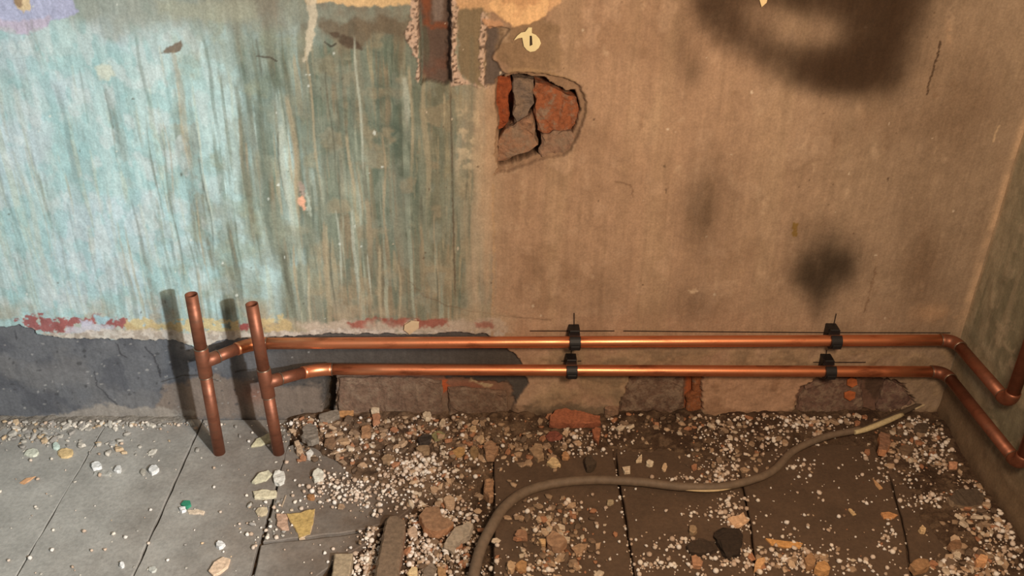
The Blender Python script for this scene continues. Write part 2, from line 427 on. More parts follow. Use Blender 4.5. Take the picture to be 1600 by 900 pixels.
put((92, 74, 56), 0.9*np.clip(S3*1.25*(0.55+0.9*fbm(X_*38, Z_*9, 86, 5)), 0, 1))
S4 = 0.5*blob(1500, 150, 70, 110)+0.5*blob(1440, 420, 40, 110)+0.4*blob(1380, 190, 80, 40)
put((108, 82, 60), 0.75*np.clip(S4*1.15*(0.5+fbm(X_*26, Z_*12, 87, 5)), 0, 1))
put((196, 158, 122), 0.5*np.clip(blob(1465, 490, 40, 16), 0, 1)*sm(0.45, 0.6, pat2))
put((132, 104, 50), 0.9*PM([(1239, 348), (1246, 350), (1244, 370), (1238, 368)], 1, 1))
put((208, 184, 156), 0.8*PM([(1076, 454), (1088, 451), (1090, 456), (1080, 459)], 1, 1))
# pale line up the corner
cl = U-(1500-(V-530)*0.3077)
put((206, 176, 144), 0.75*sm(-16, -3, cl)*sm(540, 470, V)*(0.4+0.6*sm(0.4, 0.6, pat2)))
# ---- lower band: red and yellow paint, bare plaster, grey render
low = sm(455, 500, V+(pat2-0.5)*30)
put((176, 158, 132), 0.5*low*sm(820, 780, U)*sm(0.4, 0.6, pat2))
band = [(22, 497), (60, 494), (120, 497), (165, 496), (200, 497), (202, 508), (180, 512), (150, 508), (120, 516), (105, 522), (60, 520), (36, 512)]
put((150, 76, 74), 0.9*PM(band, 1.5, 7, 8)*sm(0.30, 0.42, fin))
put((196, 198, 214), 0.9*PM([(125, 500), (144, 500), (145, 514), (126, 514)], 1.5, 3))
put((160, 196, 204), 0.9*PM([(148, 494), (172, 496), (164, 507), (154, 506)], 1.5, 3))
put((192, 190, 198), 0.8*PM([(105, 510), (180, 508), (175, 520), (100, 522)], 2, 4))
YE = PM([(196, 499), (230, 498), (262, 508), (275, 498), (310, 494), (345, 500), (372, 502), (376, 522), (300, 522), (250, 520), (196, 516)], 2, 5)
YE = np.clip(YE+PM([(410, 500), (438, 493), (452, 502), (462, 518), (410, 520)], 2, 5), 0, 1)
put((200, 184, 138), YE*0.9*sm(0.28, 0.4, fin)); put((176, 150, 108), YE*0.5*sm(0.5, 0.6, pat2))
put((150, 64, 62), 0.9*PM([(372, 506), (390, 504), (390, 518), (376, 518)], 1.5, 3))
put((192, 176, 158), 0.8*PM([(462, 505), (580, 502), (780, 500), (800, 520), (600, 520), (480, 520)], 4, 6))
RB = PM([(545, 505), (590, 497), (702, 498), (700, 508), (660, 514), (590, 514), (550, 512)], 2.5, 5)
put((150, 78, 64), RB*0.85*sm(0.3, 0.5, pat2+0.1))
put((150, 80, 66), 0.7*PM([(740, 504), (768, 504), (770, 512), (745, 512)], 3, 5))
put((214, 192, 156), 0.9*PM([(632, 508), (642, 502), (655, 502), (654, 512), (640, 524), (630, 516)], 1, 2))
wp = [(25, 506), (60, 518), (110, 522), (180, 514), (200, 516), (400, 520), (480, 516), (600, 515), (700, 517), (790, 518), (790, 526), (600, 524), (400, 532), (330, 544), (270, 536), (120, 532), (70, 526)]
put((200, 190, 178), 0.85*PM(wp, 2, 5))
put((150, 136, 122), 0.6*PM(wp, 2, 5)*sm(0.5, 0.6, fin))
DG = PM([(-400, 508), (0, 513), (30, 508), (48, 514), (62, 523), (110, 530), (190, 531), (270, 533), (296, 541), (318, 545), (345, 532), (400, 529), (480, 524), (600, 523), (720, 521), (760, 523), (785, 540), (812, 562), (818, 580), (826, 600), (812, 618), (800, 640), (800, 720), (-400, 720)], 1.2, 3, 2)
put((104, 106, 110), DG)
put((84, 86, 92), DG*0.7*sm(0.5, 0.66, pat2))
put((126, 124, 122), DG*0.4*sm(0.55, 0.7, pat))
put((82, 75, 68), DG*0.85*sm(330, 500, U))
put((132, 118, 106), DG*0.85*PM([(255, 606), (280, 596), (330, 592), (400, 600), (470, 610), (506, 600), (506, 660), (240, 660)], 6, 14))
put((150, 96, 74), DG*0.5*blob(395, 618, 24, 16))
put((158, 150, 140), DG*0.8*PM([(100, 648), (150, 634), (200, 640), (260, 644), (300, 646), (300, 670), (-300, 670), (-300, 658), (60, 656)], 3, 8))
for k in range(140):
    uu, v2 = rng.uniform(0, 500), rng.uniform(535, 645)
    C_f = rng.random()
    if C_f < 0.5: fleck(uu, v2, rng.uniform(0.8, 2.6), rng.uniform(0.6, 1.6), (176, 174, 170), 0.5)
    else: fleck(uu, v2, rng.uniform(0.8, 3.5), rng.uniform(0.8, 2.5), (58, 58, 60), 0.55)
line([(180, 540), (186, 555), (196, 562)], 0.9, (54, 54, 58), 0.8)
line([(224, 545), (240, 562), (246, 580), (250, 592)], 0.9, (54, 54, 58), 0.8)
line([(145, 585), (150, 605), (170, 625), (180, 635)], 0.9, (54, 54, 58), 0.7)
line([(250, 600), (280, 592), (306, 590), (340, 598)], 0.9, (58, 54, 50), 0.7)
line([(20, 520), (24, 535)], 0.9, (54, 54, 58), 0.7)
line([(365, 585), (400, 580), (430, 590), (460, 600)], 1.0, (56, 48, 42), 0.7)
BR = PM([(524, 588), (640, 586), (760, 596), (800, 606), (806, 640), (800, 670), (524, 670)], 3, 6)
put((136, 112, 92), BR*0.9)
put((146, 92, 70), BR*0.85*np.clip(blob(630, 598, 60, 18)+blob(735, 610, 50, 14), 0, 1))
put((106, 96, 84), BR*0.85*PM([(570, 632), (610, 620), (665, 616), (668, 644), (640, 652), (560, 660)], 3, 6))
put((190, 92, 48), 0.85*BR*PM([(688, 598), (698, 596), (702, 612), (690, 618)], 2, 4))
put((200, 176, 140), 0.8*PM([(735, 594), (752, 602), (770, 606), (764, 612), (745, 604), (733, 600)], 1.5, 3))
GAP = PM([(507, 584), (522, 584), (523, 620), (518, 664), (500, 664), (506, 630)], 1.5, 3)
put((70, 58, 46), GAP*0.9)
# right half below the pipes
put((164, 140, 110), 0.6*sm(540, 550, V)*sm(820, 850, U)*sm(0.35, 0.55, pat2))
put((126, 108, 86), 0.6*sm(540, 550, V)*sm(820, 850, U)*sm(0.55, 0.68, pat2))
PP = PM([(1096, 586), (1240, 588), (1300, 586), (1262, 604), (1246, 630), (1236, 660), (1130, 660), (1096, 640)], 2, 5)
put((186, 148, 120), PP*0.8)
put((150, 116, 90), PP*0.7*sm(0.5, 0.62, pat2))
RB1 = PM([(984, 586), (1072, 586), (1096, 588), (1098, 640), (1090, 660), (962, 664), (966, 636), (976, 610)], 2, 5)
put((112, 86, 70), RB1)
put((172, 92, 50), RB1*0.85*np.clip(PM([(974, 600), (990, 588), (984, 606), (972, 618)], 2, 3)+PM([(1076, 588), (1096, 588), (1098, 640), (1070, 645)], 3, 4), 0, 1))
RB2 = PM([(1272, 592), (1340, 588), (1392, 592), (1414, 604), (1424, 620), (1432, 632), (1380, 650), (1330, 662), (1236, 662), (1240, 636), (1252, 610)], 2, 5)
put((116, 88, 74), RB2)
put((182, 100, 54), RB2*0.85*np.clip(PM([(1322, 592), (1340, 592), (1340, 606), (1322, 606)], 3, 4)+PM([(1320, 612), (1338, 610), (1336, 626), (1320, 626)], 3, 4), 0, 1))
put((84, 66, 54), RB2*0.85*PM([(1352, 596), (1386, 592), (1384, 610), (1372, 632), (1356, 612)], 2, 4))
GL = PM([(820, 634), (880, 630), (960, 636), (966, 664), (800, 668)], 4, 8)
put((112, 96, 78), GL*0.8)
FOOT = sm(640, 655, V+wob1*30)*sm(790, 830, U)
put((110, 88, 68), FOOT*0.7)

# ---- relief: positive = hacked back into the wall
dep = -0.0025*(pat2-0.5)-0.0012*(fin-0.5)-0.004*(pat-0.5)
dep = dep+CH*0.020+0.004*CH*(pat2-0.5)+GR*0.007+NI_O*0.012+NI*0.05-PE*0.0012+PM([(792, 84), (880, 108), (870, 114), (792, 112)], 3, 3)*-0.002
dep = dep-edge*(0.001+0.004*(grit-0.4))
dep = dep+DG*0.007+GAP*0.035+DG*0.004*(pat2-0.5)+BR*0.004
dep = dep+RB1*0.016+RB2*0.014-PP*0.002*(pat2-0.2)-sm(515, 560, V)*sm(790, 850, U)*0.004*(pat2-0.5)*2
dep = dep-FOOT*0.006*pat2
dep = dep-T*0.0012*(st1-0.5)-0.0008*(st2-0.5)
fade = sm(XC-0.002, XC-0.02, X_)
wv_ = np.stack([GX, D+dep*fade, GZ], -1).reshape(-1, 3)
wall_back = link('wall_back', np_mesh('wall_back', wv_, grid_faces(len(xs), len(zs)), np.clip(C, 0, 1).reshape(-1, 3)), None, M_WALL)
tag(wall_back, 'derelict plaster wall with peeling blue-green paint, bare brown plaster and soot stains', 'wall', kind='structure')

# ------------------------------------------------------------------ right wall
ys = np.concatenate([np.linspace(0.0, 0.85, 12, endpoint=False), np.arange(0.85, D+0.0001, 0.004), [D+0.02]])
zs2 = np.concatenate([[-0.06], np.arange(-0.02, 0.9, 0.004), np.linspace(0.92, 1.5, 12)])
GY, GZ2 = np.meshgrid(ys, zs2)
a1 = fbm(GY*9, GZ2*9, 41, 5); a2 = fbm(GY*40, GZ2*6, 42, 4); a3 = fbm(GY*50, GZ2*50, 43, 3)
C = np.zeros(GY.shape+(3,)); one = np.ones(GY.shape)
put((150, 140, 116), one)
put((122, 116, 94), 0.8*sm(0.45, 0.62, a1)); put((168, 154, 128), 0.6*sm(0.5, 0.66, a2))
put((180, 164, 138), 0.5*sm(0.56, 0.7, a3))
put((122, 98, 74), 0.8*sm(0.15, 0.06, GZ2+(a1-0.5)*0.1))
put((96, 76, 58), 0.7*sm(0.05, 0.0, GZ2+(a1-0.5)*0.06))
put((196, 170, 140), 0.6*sm(D-0.012, D-0.002, GY)*sm(0.2, 0.26, GZ2))
xr = XC-0.003*(a1-0.5)-0.0025*(a3-0.5)-0.008*sm(0.05, 0.0, GZ2)*a1
wr = np.stack([xr*np.where(GY > D-0.001, 1, 1), GY, GZ2], -1).reshape(-1, 3)
wall_right = link('wall_right', np_mesh('wall_right', wr, grid_faces(len(ys), len(zs2))[:, ::-1], np.clip(C, 0, 1).reshape(-1, 3)), None, M_WALL)
tag(wall_right, 'dusty grey plaster side wall meeting the brown wall at the corner', 'wall', kind='structure')

# ------------------------------------------------------------------ floor bed
MOUND = [(436, 664), (470, 640), (560, 630), (1490, 622), (1600, 800), (1640, 960), (1500, 960), (1470, 860), (1410, 760), (1372, 706), (1290, 690), (1210, 700), (1170, 730), (1120, 745), (1040, 715), (960, 712), (900, 745), (830, 745), (790, 722), (768, 725), (766, 745), (690, 775), (620, 780), (560, 760), (520, 735), (470, 700)]
PIT = [(470, 925), (530, 872), (576, 848), (612, 824), (640, 796), (700, 772), (769, 745), (769, 925)]
LSTRIP = [(-200, 640), (320, 640), (300, 660), (180, 668), (90, 672), (0, 676), (-200, 676)]
def ground_arrays(X, Y):
    u, v = project(X, Y, np.zeros_like(X))
    n1 = fbm(X*26, Y*26, 51, 4); n2 = fbm(X*90, Y*90, 52, 3)
    m = sm(16, -22, sdf(MOUND, u, v, 60)+(n1-0.5)*40)
    ls = sm(5, -8, sdf(LSTRIP, u, v, 30)+(n2-0.5)*18)
    p = sm(4, -4, sdf(PIT, u, v, 30))
    wallside = sm(0.16, 0.0, D-Y)
    z = -0.012+m*(0.015+0.014*wallside*(0.3+n1)+0.010*(n1-0.5)+0.005*(n2-0.5))+ls*(0.012+0.008*n2)
    z = z-p*(0.003)*(1-0.3*n1)*(1-m*0.5)
    return z, m, ls, p, n1, n2, u, v
fx = np.concatenate([np.linspace(-1.6, -1.05, 10, endpoint=False), np.arange(-1.05, XC+0.02, 0.0028)])
fy = np.concatenate([np.linspace(0.0, 0.9, 20, endpoint=False), np.arange(0.9, D+0.03, 0.0028)])
GX2, GY2 = np.meshgrid(fx, fy)
z, m_, ls_, p_, n1, n2, u_, v_ = ground_arrays(GX2, GY2)
C = np.zeros(GX2.shape+(3,)); one = np.ones(GX2.shape)
put((88, 69, 53), one); put((72, 54, 40), sm(0.45, 0.6, n1)); put((120, 98, 77), 0.6*sm(0.55, 0.7, n2))
put((128, 104, 82), 0.7*m_*sm(860, 760, u_)*sm(0.35, 0.55, n2))
put((150, 144, 134), ls_*0.8)
fl = np.stack([GX2, GY2, z], -1).reshape(-1, 3)
floor = link('floor', np_mesh('floor', fl, grid_faces(len(fx), len(fy)), C.reshape(-1, 3)), None, M_DIRT)
tag(floor, 'dirty grey stone slab floor strewn with rubble and white beads', 'floor', kind='structure')

# slabs
def slab_material():
    m, nt, b = base_mat('worn_stone_slab', 0.75)
    ge = nt.nodes.new('ShaderNodeNewGeometry'); sp = nt.nodes.new('ShaderNodeSeparateXYZ'); nt.links.new(ge.outputs['Position'], sp.inputs[0])
    mr = nt.nodes.new('ShaderNodeMapRange'); mr.inputs[1].default_value = -0.42; mr.inputs[2].default_value = 0.12
    n0 = add_noise(nt, 1.0, 4, 0.6, ('world', 9, 9, 9))
    ad = nt.nodes.new('ShaderNodeMath'); ad.operation = 'MULTIPLY_ADD'; ad.inputs[1].default_value = 0.5
    nt.links.new(n0.outputs[0], ad.inputs[0]); nt.links.new(sp.outputs[0], ad.inputs[2])
    nt.links.new(ad.outputs[0], mr.inputs[0])
    mx = nt.nodes.new('ShaderNodeMix'); mx.data_type = 'RGBA'
    nt.links.new(mr.outputs[0], mx.inputs[0])
    mx.inputs[6].default_value = rgba((174, 171, 164)); mx.inputs[7].default_value = rgba((98, 78, 61))
    n1_ = add_noise(nt, 1.0, 6, 0.6, ('world', 16, 16, 16))
    r1 = ramp(nt, n1_.outputs[0], [(0.3, g(0.78)), (0.7, g(1.12))])
    n2_ = add_noise(nt, 1.0, 5, 0.7, ('world', 140, 140, 140))
    r2 = ramp(nt, n2_.outputs[0], [(0.3, g(0.8)), (0.7, g(1.15))])
    c = mul(nt, mul(nt, mx.outputs[2], r1.outputs[0]), r2.outputs[0])
    nt.links.new(c, b.inputs['Base Color'])
    bump(nt, b, n2_.outputs[0], 0.35, 0.002)
    return m
M_SLAB = slab_material()
def jag(poly, step, amp, seed):
    r = random.Random(seed); out = []
    for i in range(len(poly)):
        a = np.array(poly[i][:2], float); b_ = np.array(poly[(i+1) % len(poly)][:2], float)
        n = max(1, int(np.linalg.norm(b_-a)/step))
        nrm = np.array([-(b_-a)[1], (b_-a)[0]])/(np.linalg.norm(b_-a)+1e-9)
        for k in range(n):
            p = a+(b_-a)*k/n
            if k: p = p+nrm*r.uniform(-amp, amp)
            out.append((p[0], p[1]))
    return out
def prism(name, poly, thick, bev=0.0015, z0=0.0, jit=0.0, seed=0, segs=1, crag=0.0, cuts=2, cfreq=60.0):
    """outline in local xy, extruded along z, top edge bevelled"""
    r = random.Random(seed)
    area = sum(poly[i][0]*poly[(i+1) % len(poly)][1]-poly[(i+1) % len(poly)][0]*poly[i][1] for i in range(len(poly)))
    if area < 0: poly = poly[::-1]
    bm = bmesh.new()
    vs_ = [bm.verts.new((x, y, z0)) for x, y in poly]
    f = bm.faces.new(vs_)
    ex = bmesh.ops.extrude_face_region(bm, geom=[f])
    top = [e for e in ex['geom'] if isinstance(e, bmesh.types.BMVert)]
    for vtx in top: vtx.co.z += thick
    bmesh.ops.recalc_face_normals(bm, faces=bm.faces)
    if bev > 0:
        ed = [e for e in bm.edges if all(abs(vv_.co.z-(z0+thick)) < 1e-6 for vv_ in e.verts)]
        bmesh.ops.bevel(bm, geom=ed, offset=bev, segments=segs, affect='EDGES', profile=0.6)
    if jit:
        bmesh.ops.triangulate(bm, faces=[f_ for f_ in bm.faces if len(f_.verts) > 4])
        for vtx in bm.verts:
            vtx.co += Vector((r.uniform(-jit, jit), r.uniform(-jit, jit), r.uniform(-jit, jit)*0.8))
    if crag:
        bmesh.ops.triangulate(bm, faces=bm.faces)
        bmesh.ops.subdivide_edges(bm, edges=bm.edges, cuts=cuts, use_grid_fill=True)
        bmesh.ops.triangulate(bm, faces=bm.faces)
        bm.normal_update()
        sd = Vector((seed*3.7, seed*1.3, seed*0.7))
        for vtx in bm.verts:
            k = mnoise.noise(vtx.co*cfreq+sd)+0.5*mnoise.noise(vtx.co*cfreq*2.7+sd)
            vtx.co += vtx.normal*k*crag
    me = bpy.data.meshes.new(name); bm.to_mesh(me); bm.free()
    return me
def px(pts): return [tuple(F(a, b)[:2]) for a, b in pts]
Yb = 0.7
slabs = [
    [(-1.55, Yb), (-0.7352, Yb), (-0.7362, D), (-1.55, D)],
    [(-0.7336, Yb), (-0.5538, Yb), (-0.5541, D), (-0.7346, D)],
    [(-0.5508, Yb), (-0.3702, Yb), (-0.3705, D), (-0.5508, D)],
    px([(449, 698), (470, 690), (540, 705), (610, 735), (655, 780), (638, 797), (608, 817), (560, 828), (530, 833), (480, 839), (411, 846)]),
    px([(407, 850), (480, 842), (532, 836), (562, 831), (606, 820), (574, 846), (528, 870), (468, 925), (455, 1000), (376, 1000)]),
    px([(773, 712), (870, 700), (955, 696), (987, 897), (1003, 1010), (772, 1010)]),
    px([(961, 696), (1080, 690), (1140, 700), (1148, 735), (1162, 775), (1172, 830), (1188, 1010), (1010, 1010), (992, 897)]),
    px([(1152, 720), (1190, 706), (1300, 694), (1366, 698), (1392, 756), (1412, 830), (1440, 1010), (1194, 1010), (1176, 830), (1166, 775)]),
    px([(1374, 700), (1440, 690), (1480, 690), (1590, 838), (1700, 1010), (1446, 1010), (1416, 830), (1397, 756)]),
]
lift = [0, 0.0006, -0.0005, 0.0004, -0.002, 0.004, 0.001, 0.0, -0.003]
for i, p in enumerate(slabs):
    j = jag(p, 0.02, 0.0012 if i not in (3, 4) else 0.0022, 100+i)
    link('floor_slab', prism('floor_slab', j, 0.024, 0.0009 if i < 3 else 0.0016, -0.024+lift[i], 0, i), floor, M_SLAB)
def ground_z(x, y):
    zz = ground_arrays(np.array([x]), np.array([y]))[0][0]
    for i, p in enumerate(slabs):
        ins = False
        for k in range(len(p)):
            ax, ay = p[k]; bx, by = p[(k+1) % len(p)]
            if (ay > y) != (by > y) and x < (bx-ax)*(y-ay)/(by-ay)+ax: ins = not ins
        if ins: zz = max(zz, lift[i])
    return zz

# ------------------------------------------------------------------ bricks in the wall
def wall_piece(name, poly, back, thick, col, seed, jit=0.0016, parent=wall_back, bev=0.003, step=0.012, amp=0.002, var=0.35, cover=0.5, crag=0.0):
    pts = [W(a, b, -back) for a, b in poly]
    c = np.mean(pts, 0)
    loc = [(p[0]-c[0], p[2]-c[2]) for p in pts]
    me = prism(name, jag(loc, step, amp, seed), thick, bev, 0, jit, seed, crag=crag, cuts=2)
    o = link(name, me, parent, masonry(col, cover=cover) if name in ('brick', 'stone') else mat(col, 0.9, var, 90, 0.3))
    # local x -> world x, local y -> world z, local z -> towards the room
    o.matrix_world = Matrix(((1, 0, 0, c[0]), (0, 0, -1, D+back+thick), (0, 1, 0, c[2]), (0, 0, 0, 1)))
    return o
wall_piece('brick', [(836, 128), (866, 136), (884, 148), (902, 152), (904, 188), (892, 206), (846, 212), (834, 180)], 0.020, 0.05, (160, 96, 62), 1, 0.003, cover=0.5, crag=0.0035)
wall_piece('brick', [(770, 118), (798, 122), (796, 176), (786, 200), (770, 206)], 0.026, 0.05, (158, 82, 46), 2, cover=0.1, crag=0.0035)
wall_piece('stone', [(800, 122), (834, 126), (832, 160), (822, 188), (806, 196), (800, 180)], 0.022, 0.05, (128, 112, 100), 3, 0.003, crag=0.0035)
wall_piece('stone', [(786, 204), (808, 194), (832, 178), (842, 226), (826, 240), (796, 250), (776, 252), (778, 220)], 0.012, 0.05, (162, 124, 98), 4, 0.0022, crag=0.0035)
wall_piece('stone', [(846, 214), (890, 204), (900, 212), (888, 236), (870, 246), (846, 246)], 0.010, 0.05, (158, 126, 104), 5, 0.0025, crag=0.0035)
wall_piece('brick', [(986, 588), (1070, 588), (1068, 636), (1040, 650), (966, 652), (972, 618)], 0.007, 0.04, (116, 90, 74), 6, cover=0.6, crag=0.0022)
wall_piece('brick', [(1082, 584), (1096, 584), (1097, 644), (1074, 648), (1072, 620), (1082, 612)], 0.006, 0.04, (150, 92, 56), 7, 0.0012, cover=0.3, crag=0.0022)
wall_piece('brick', [(1258, 606), (1280, 594), (1346, 590), (1350, 656), (1240, 660), (1246, 630)], 0.006, 0.04, (124, 96, 82), 8, crag=0.0022)
wall_piece('brick', [(1384, 592), (1412, 606), (1428, 632), (1380, 648), (1368, 640)], 0.006, 0.04, (120, 92, 80), 9, crag=0.0022)
wall_piece('brick', [(528, 592), (640, 590), (690, 596), (692, 656), (528, 664)], 0.004, 0.04, (132, 106, 88), 10, 0.001, crag=0.0022)
wall_piece('brick', [(700, 606), (790, 612), (798, 650), (700, 652)], 0.004, 0.04, (128, 102, 84), 11, 0.001, crag=0.0022)

for q_, sd_ in (([(1324, 594), (1331, 591), (1339, 594), (1340, 601), (1332, 606), (1324, 602)], 31), ([(1320, 614), (1328, 611), (1337, 614), (1336, 622), (1328, 627), (1320, 622)], 32)):
    wall_piece('rust_spot', q_, -0.0005, 0.003, (178, 100, 56), sd_, 0.0006, bev=0.0008, step=0.01, amp=0.001)
# peeling flakes of paint
def paint_flake(poly, col, seed, off=-0.004):
    o = wall_piece('paint_flake', poly, off, 0.0012, col, seed, 0.0004, bev=0.0003, step=0.01, amp=0.0006, var=0.06)
    return o
paint_flake([(803, 63), (808, 56), (814, 51), (821, 50), (826, 43), (831, 43), (831, 52), (838, 55), (843, 61), (845, 68), (842, 75), (836, 80), (829, 81), (823, 78), (819, 73), (817, 66), (816, 59), (810, 60)], (246, 230, 180), 20)
paint_flake([(1183, -12), (1202, -12), (1198, 4), (1190, 11)], (238, 212, 160), 21)
paint_flake([(632, 508), (642, 502), (655, 503), (653, 513), (640, 523), (631, 516)], (206, 182, 146), 22)
wall_piece('screw_hole', [(828, 56), (831, 56), (832, 70), (828, 72)], -0.0052, 0.0004, (60, 46, 30), 23, 0, bev=0)
# setting-out lines in dark pencil
def marker(p0, p1, wd=0.0016):
    a, b_ = W(*p0), W(*p1)
    n = np.array([-(b_-a)[2], 0, (b_-a)[0]]); n = n/np.linalg.norm(n)*wd/2
    c = (a+b_)/2
    loc = [((q-c)[0], (q-c)[2]) for q in (a-n, b_-n, b_+n, a+n)]
    o = link('pencil_line', prism('pencil_line', loc, 0.0006, 0), wall_back, mat((40, 26, 20), 0.9, 0.1, 100, 0))
    o.matrix_world = Matrix(((1, 0, 0, c[0]), (0, 0, -1, D-0.0022), (0, 1, 0, c[2]), (0, 0, 0, 1)))
for a, b_ in [((828, 516), (960, 516)), ((974, 516), (1080, 517)), ((1080, 517), (1282, 518.5)), ((1282, 518.5), (1484, 519)),
              ((897, 488), (897, 512)), ((1306, 489), (1301, 512)), ((893, 544), (892, 556)), ((877, 563), (908, 563)), ((1270, 565), (1352, 565)), ((1291, 546), (1290, 556))]:
    marker(a, b_)

# ------------------------------------------------------------------ copper pipework
PR = 0.0108
def sweep(name, pts, rad, segs=24, hollow=False, rads=None, caps=True):
    P = [Vector(p) for p in pts]; n = len(P)
    T_ = [(P[min(i+1, n-1)]-P[max(i-1, 0)]).normalized() for i in range(n)]
    up = Vector((0, 0, 1)) if abs(T_[0].z) < 0.9 else Vector((1, 0, 0))
    N = (up-T_[0]*up.dot(T_[0])).normalized()
    verts, faces = [], []
    for i in range(n):
        if i: N = (N-T_[i]*N.dot(T_[i])).normalized()
        B = T_[i].cross(N); r = rads[i] if rads else rad
        for k in range(segs):
            a = 2*math.pi*k/segs
            verts.append(P[i]+(N*math.cos(a)+B*math.sin(a))*r)
    for i in range(n-1):
        for k in range(segs):
            faces.append((i*segs+k, i*segs+(k+1) % segs, (i+1)*segs+(k+1) % segs, (i+1)*segs+k))
    if caps:
        faces.append(tuple(range(segs-1, -1, -1)))
        if not hollow: faces.append(tuple((n-1)*segs+k for k in range(segs)))
    if hollow:
        base = len(verts)
        for zoff in (0, -0.06):
            for k in range(segs):
                c = P[-1]; vv_ = verts[(n-1)*segs+k]
                verts.append(c+(vv_-c)*0.9+T_[-1]*zoff)
        for k in range(segs):
            k2 = (k+1) % segs
            faces.append(((n-1)*segs+k, (n-1)*segs+k2, base+k2, base+k))
            faces.append((base+k, base+k2, base+segs+k2, base+segs+k))
        faces.append(tuple(base+segs+k for k in range(segs)))
    me = bpy.data.meshes.new(name)
    me.from_pydata([tuple(v) for v in verts], [], faces)
    me.polygons.foreach_set('use_smooth', [len(f) == 4 for f in faces]); me.update()
    return me
def arc(a, c, b_, r, n=8):
    """round the corner a-c-b with radius-ish r"""
    a, c, b_ = Vector(a), Vector(c), Vector(b_)
    p = c+(a-c).normalized()*r; q = c+(b_-c).normalized()*r
    return [((1-t)**2)*p+2*t*(1-t)*c+t*t*q for t in [k/n for k in range(n+1)]]
def part(name, parent, pts, rad, m, **kw):
    P0 = parent.location
    return link(name, sweep(name, [Vector(p)-P0 for p in pts], rad, **kw), parent, m)
def ring(parent, p, d, owner):
    p, d = Vector(p), Vector(d).normalized()
    me = sweep('solder_ring', [p-d*0.0012-owner.location, p-d*0.0006-owner.location, p+d*0.0006-owner.location, p+d*0.0012-owner.location], 0.0122, rads=[0.0112, 0.0124, 0.0124, 0.0112])
    o = link('solder_ring', me, parent, M_SOLD); return o
def pipework(label, rx, ry, ztop, lean, ztee, xb, zl, zr, xr_end, yr, vtop):
    root = empty('copper_pipe', (rx, ry, 0), label, 'pipe', 'copper heating pipes')
    def rp(z_): return Vector((rx+lean*z_, ry, z_))
    part('riser', root, [rp(-0.003), rp(ztee-0.02)], PR, M_CUD)
    part('riser', root, [rp(ztee+0.02), rp(ztop)], PR, M_CUD, hollow=True)
    tee = part('tee_fitting', root, [rp(ztee-0.030), rp(ztee-0.028), rp(ztee+0.028), rp(ztee+0.030)], 0.0124, M_CUD, rads=[0.0112, 0.0123, 0.0123, 0.0112])
    ya = D-0.030
    t0 = rp(ztee); bend = Vector((xb, ya, zl)); far = Vector((xr_end, ya, zr))
    dirb = (bend-t0).normalized()
    part('tee_branch', root, [t0, t0+dirb*0.026, t0+dirb*0.028], 0.0122, M_CUD, rads=[0.0122, 0.0122, 0.0112])
    for q, d in ((rp(ztee-0.030), (0, 0, 1)), (rp(ztee+0.030), (0, 0, 1)), (t0+dirb*0.029, dirb)): ring(tee, q, d, root)
    el = arc(t0, bend, far, 0.030, 10)
    part('branch_pipe', root, [t0+dirb*0.02, el[0]], PR, M_CUD)
    e1 = part('bend', root, el, 0.0120, M_CU)
    ring(e1, el[-1], far-bend, root)
    corner = Vector((XC-0.030, ya, zr)); dn = Vector((XC-0.030, yr, zr+0.002))
    el2 = arc(far, corner, dn, 0.026, 10)
    part('straight_run', root, [el[-1]+(far-bend)*k/12*((el2[0]-el[-1]).length/(far-bend).length) for k in range(13)], PR, M_CU)
    e2 = part('elbow', root, el2, 0.0122, M_CUD)
    ring(e2, el2[0], (1, 0, 0), root); ring(e2, el2[-1], (0, 1, 0), root)
    top = Vector((XC-0.030, yr+0.006, vtop))
    el3 = arc(corner, dn, top, 0.024, 10)
    part('side_run', root, [el2[-1], el3[0]], PR, M_CUD)
    e3 = part('elbow', root, el3, 0.0122, M_CUD)
    ring(e3, el3[0], (0, 1, 0), root)
    part('rising_end', root, [el3[-1], top], PR, M_CUD)
    return root
pipework('copper pipe with the left, taller open riser and the upper run along the wall', -0.4936, 1.3372, 0.3416, 0.0, 0.2036, -0.428, 0.1972, 0.2050, 0.86, 1.205, 0.75)
pipework('copper pipe with the right, shorter open riser and the lower run nearer the floor', -0.3830, 1.3365, 0.3234, -0.034, 0.1600, -0.312, 0.1400, 0.1330, 0.86, 1.130, 0.75)

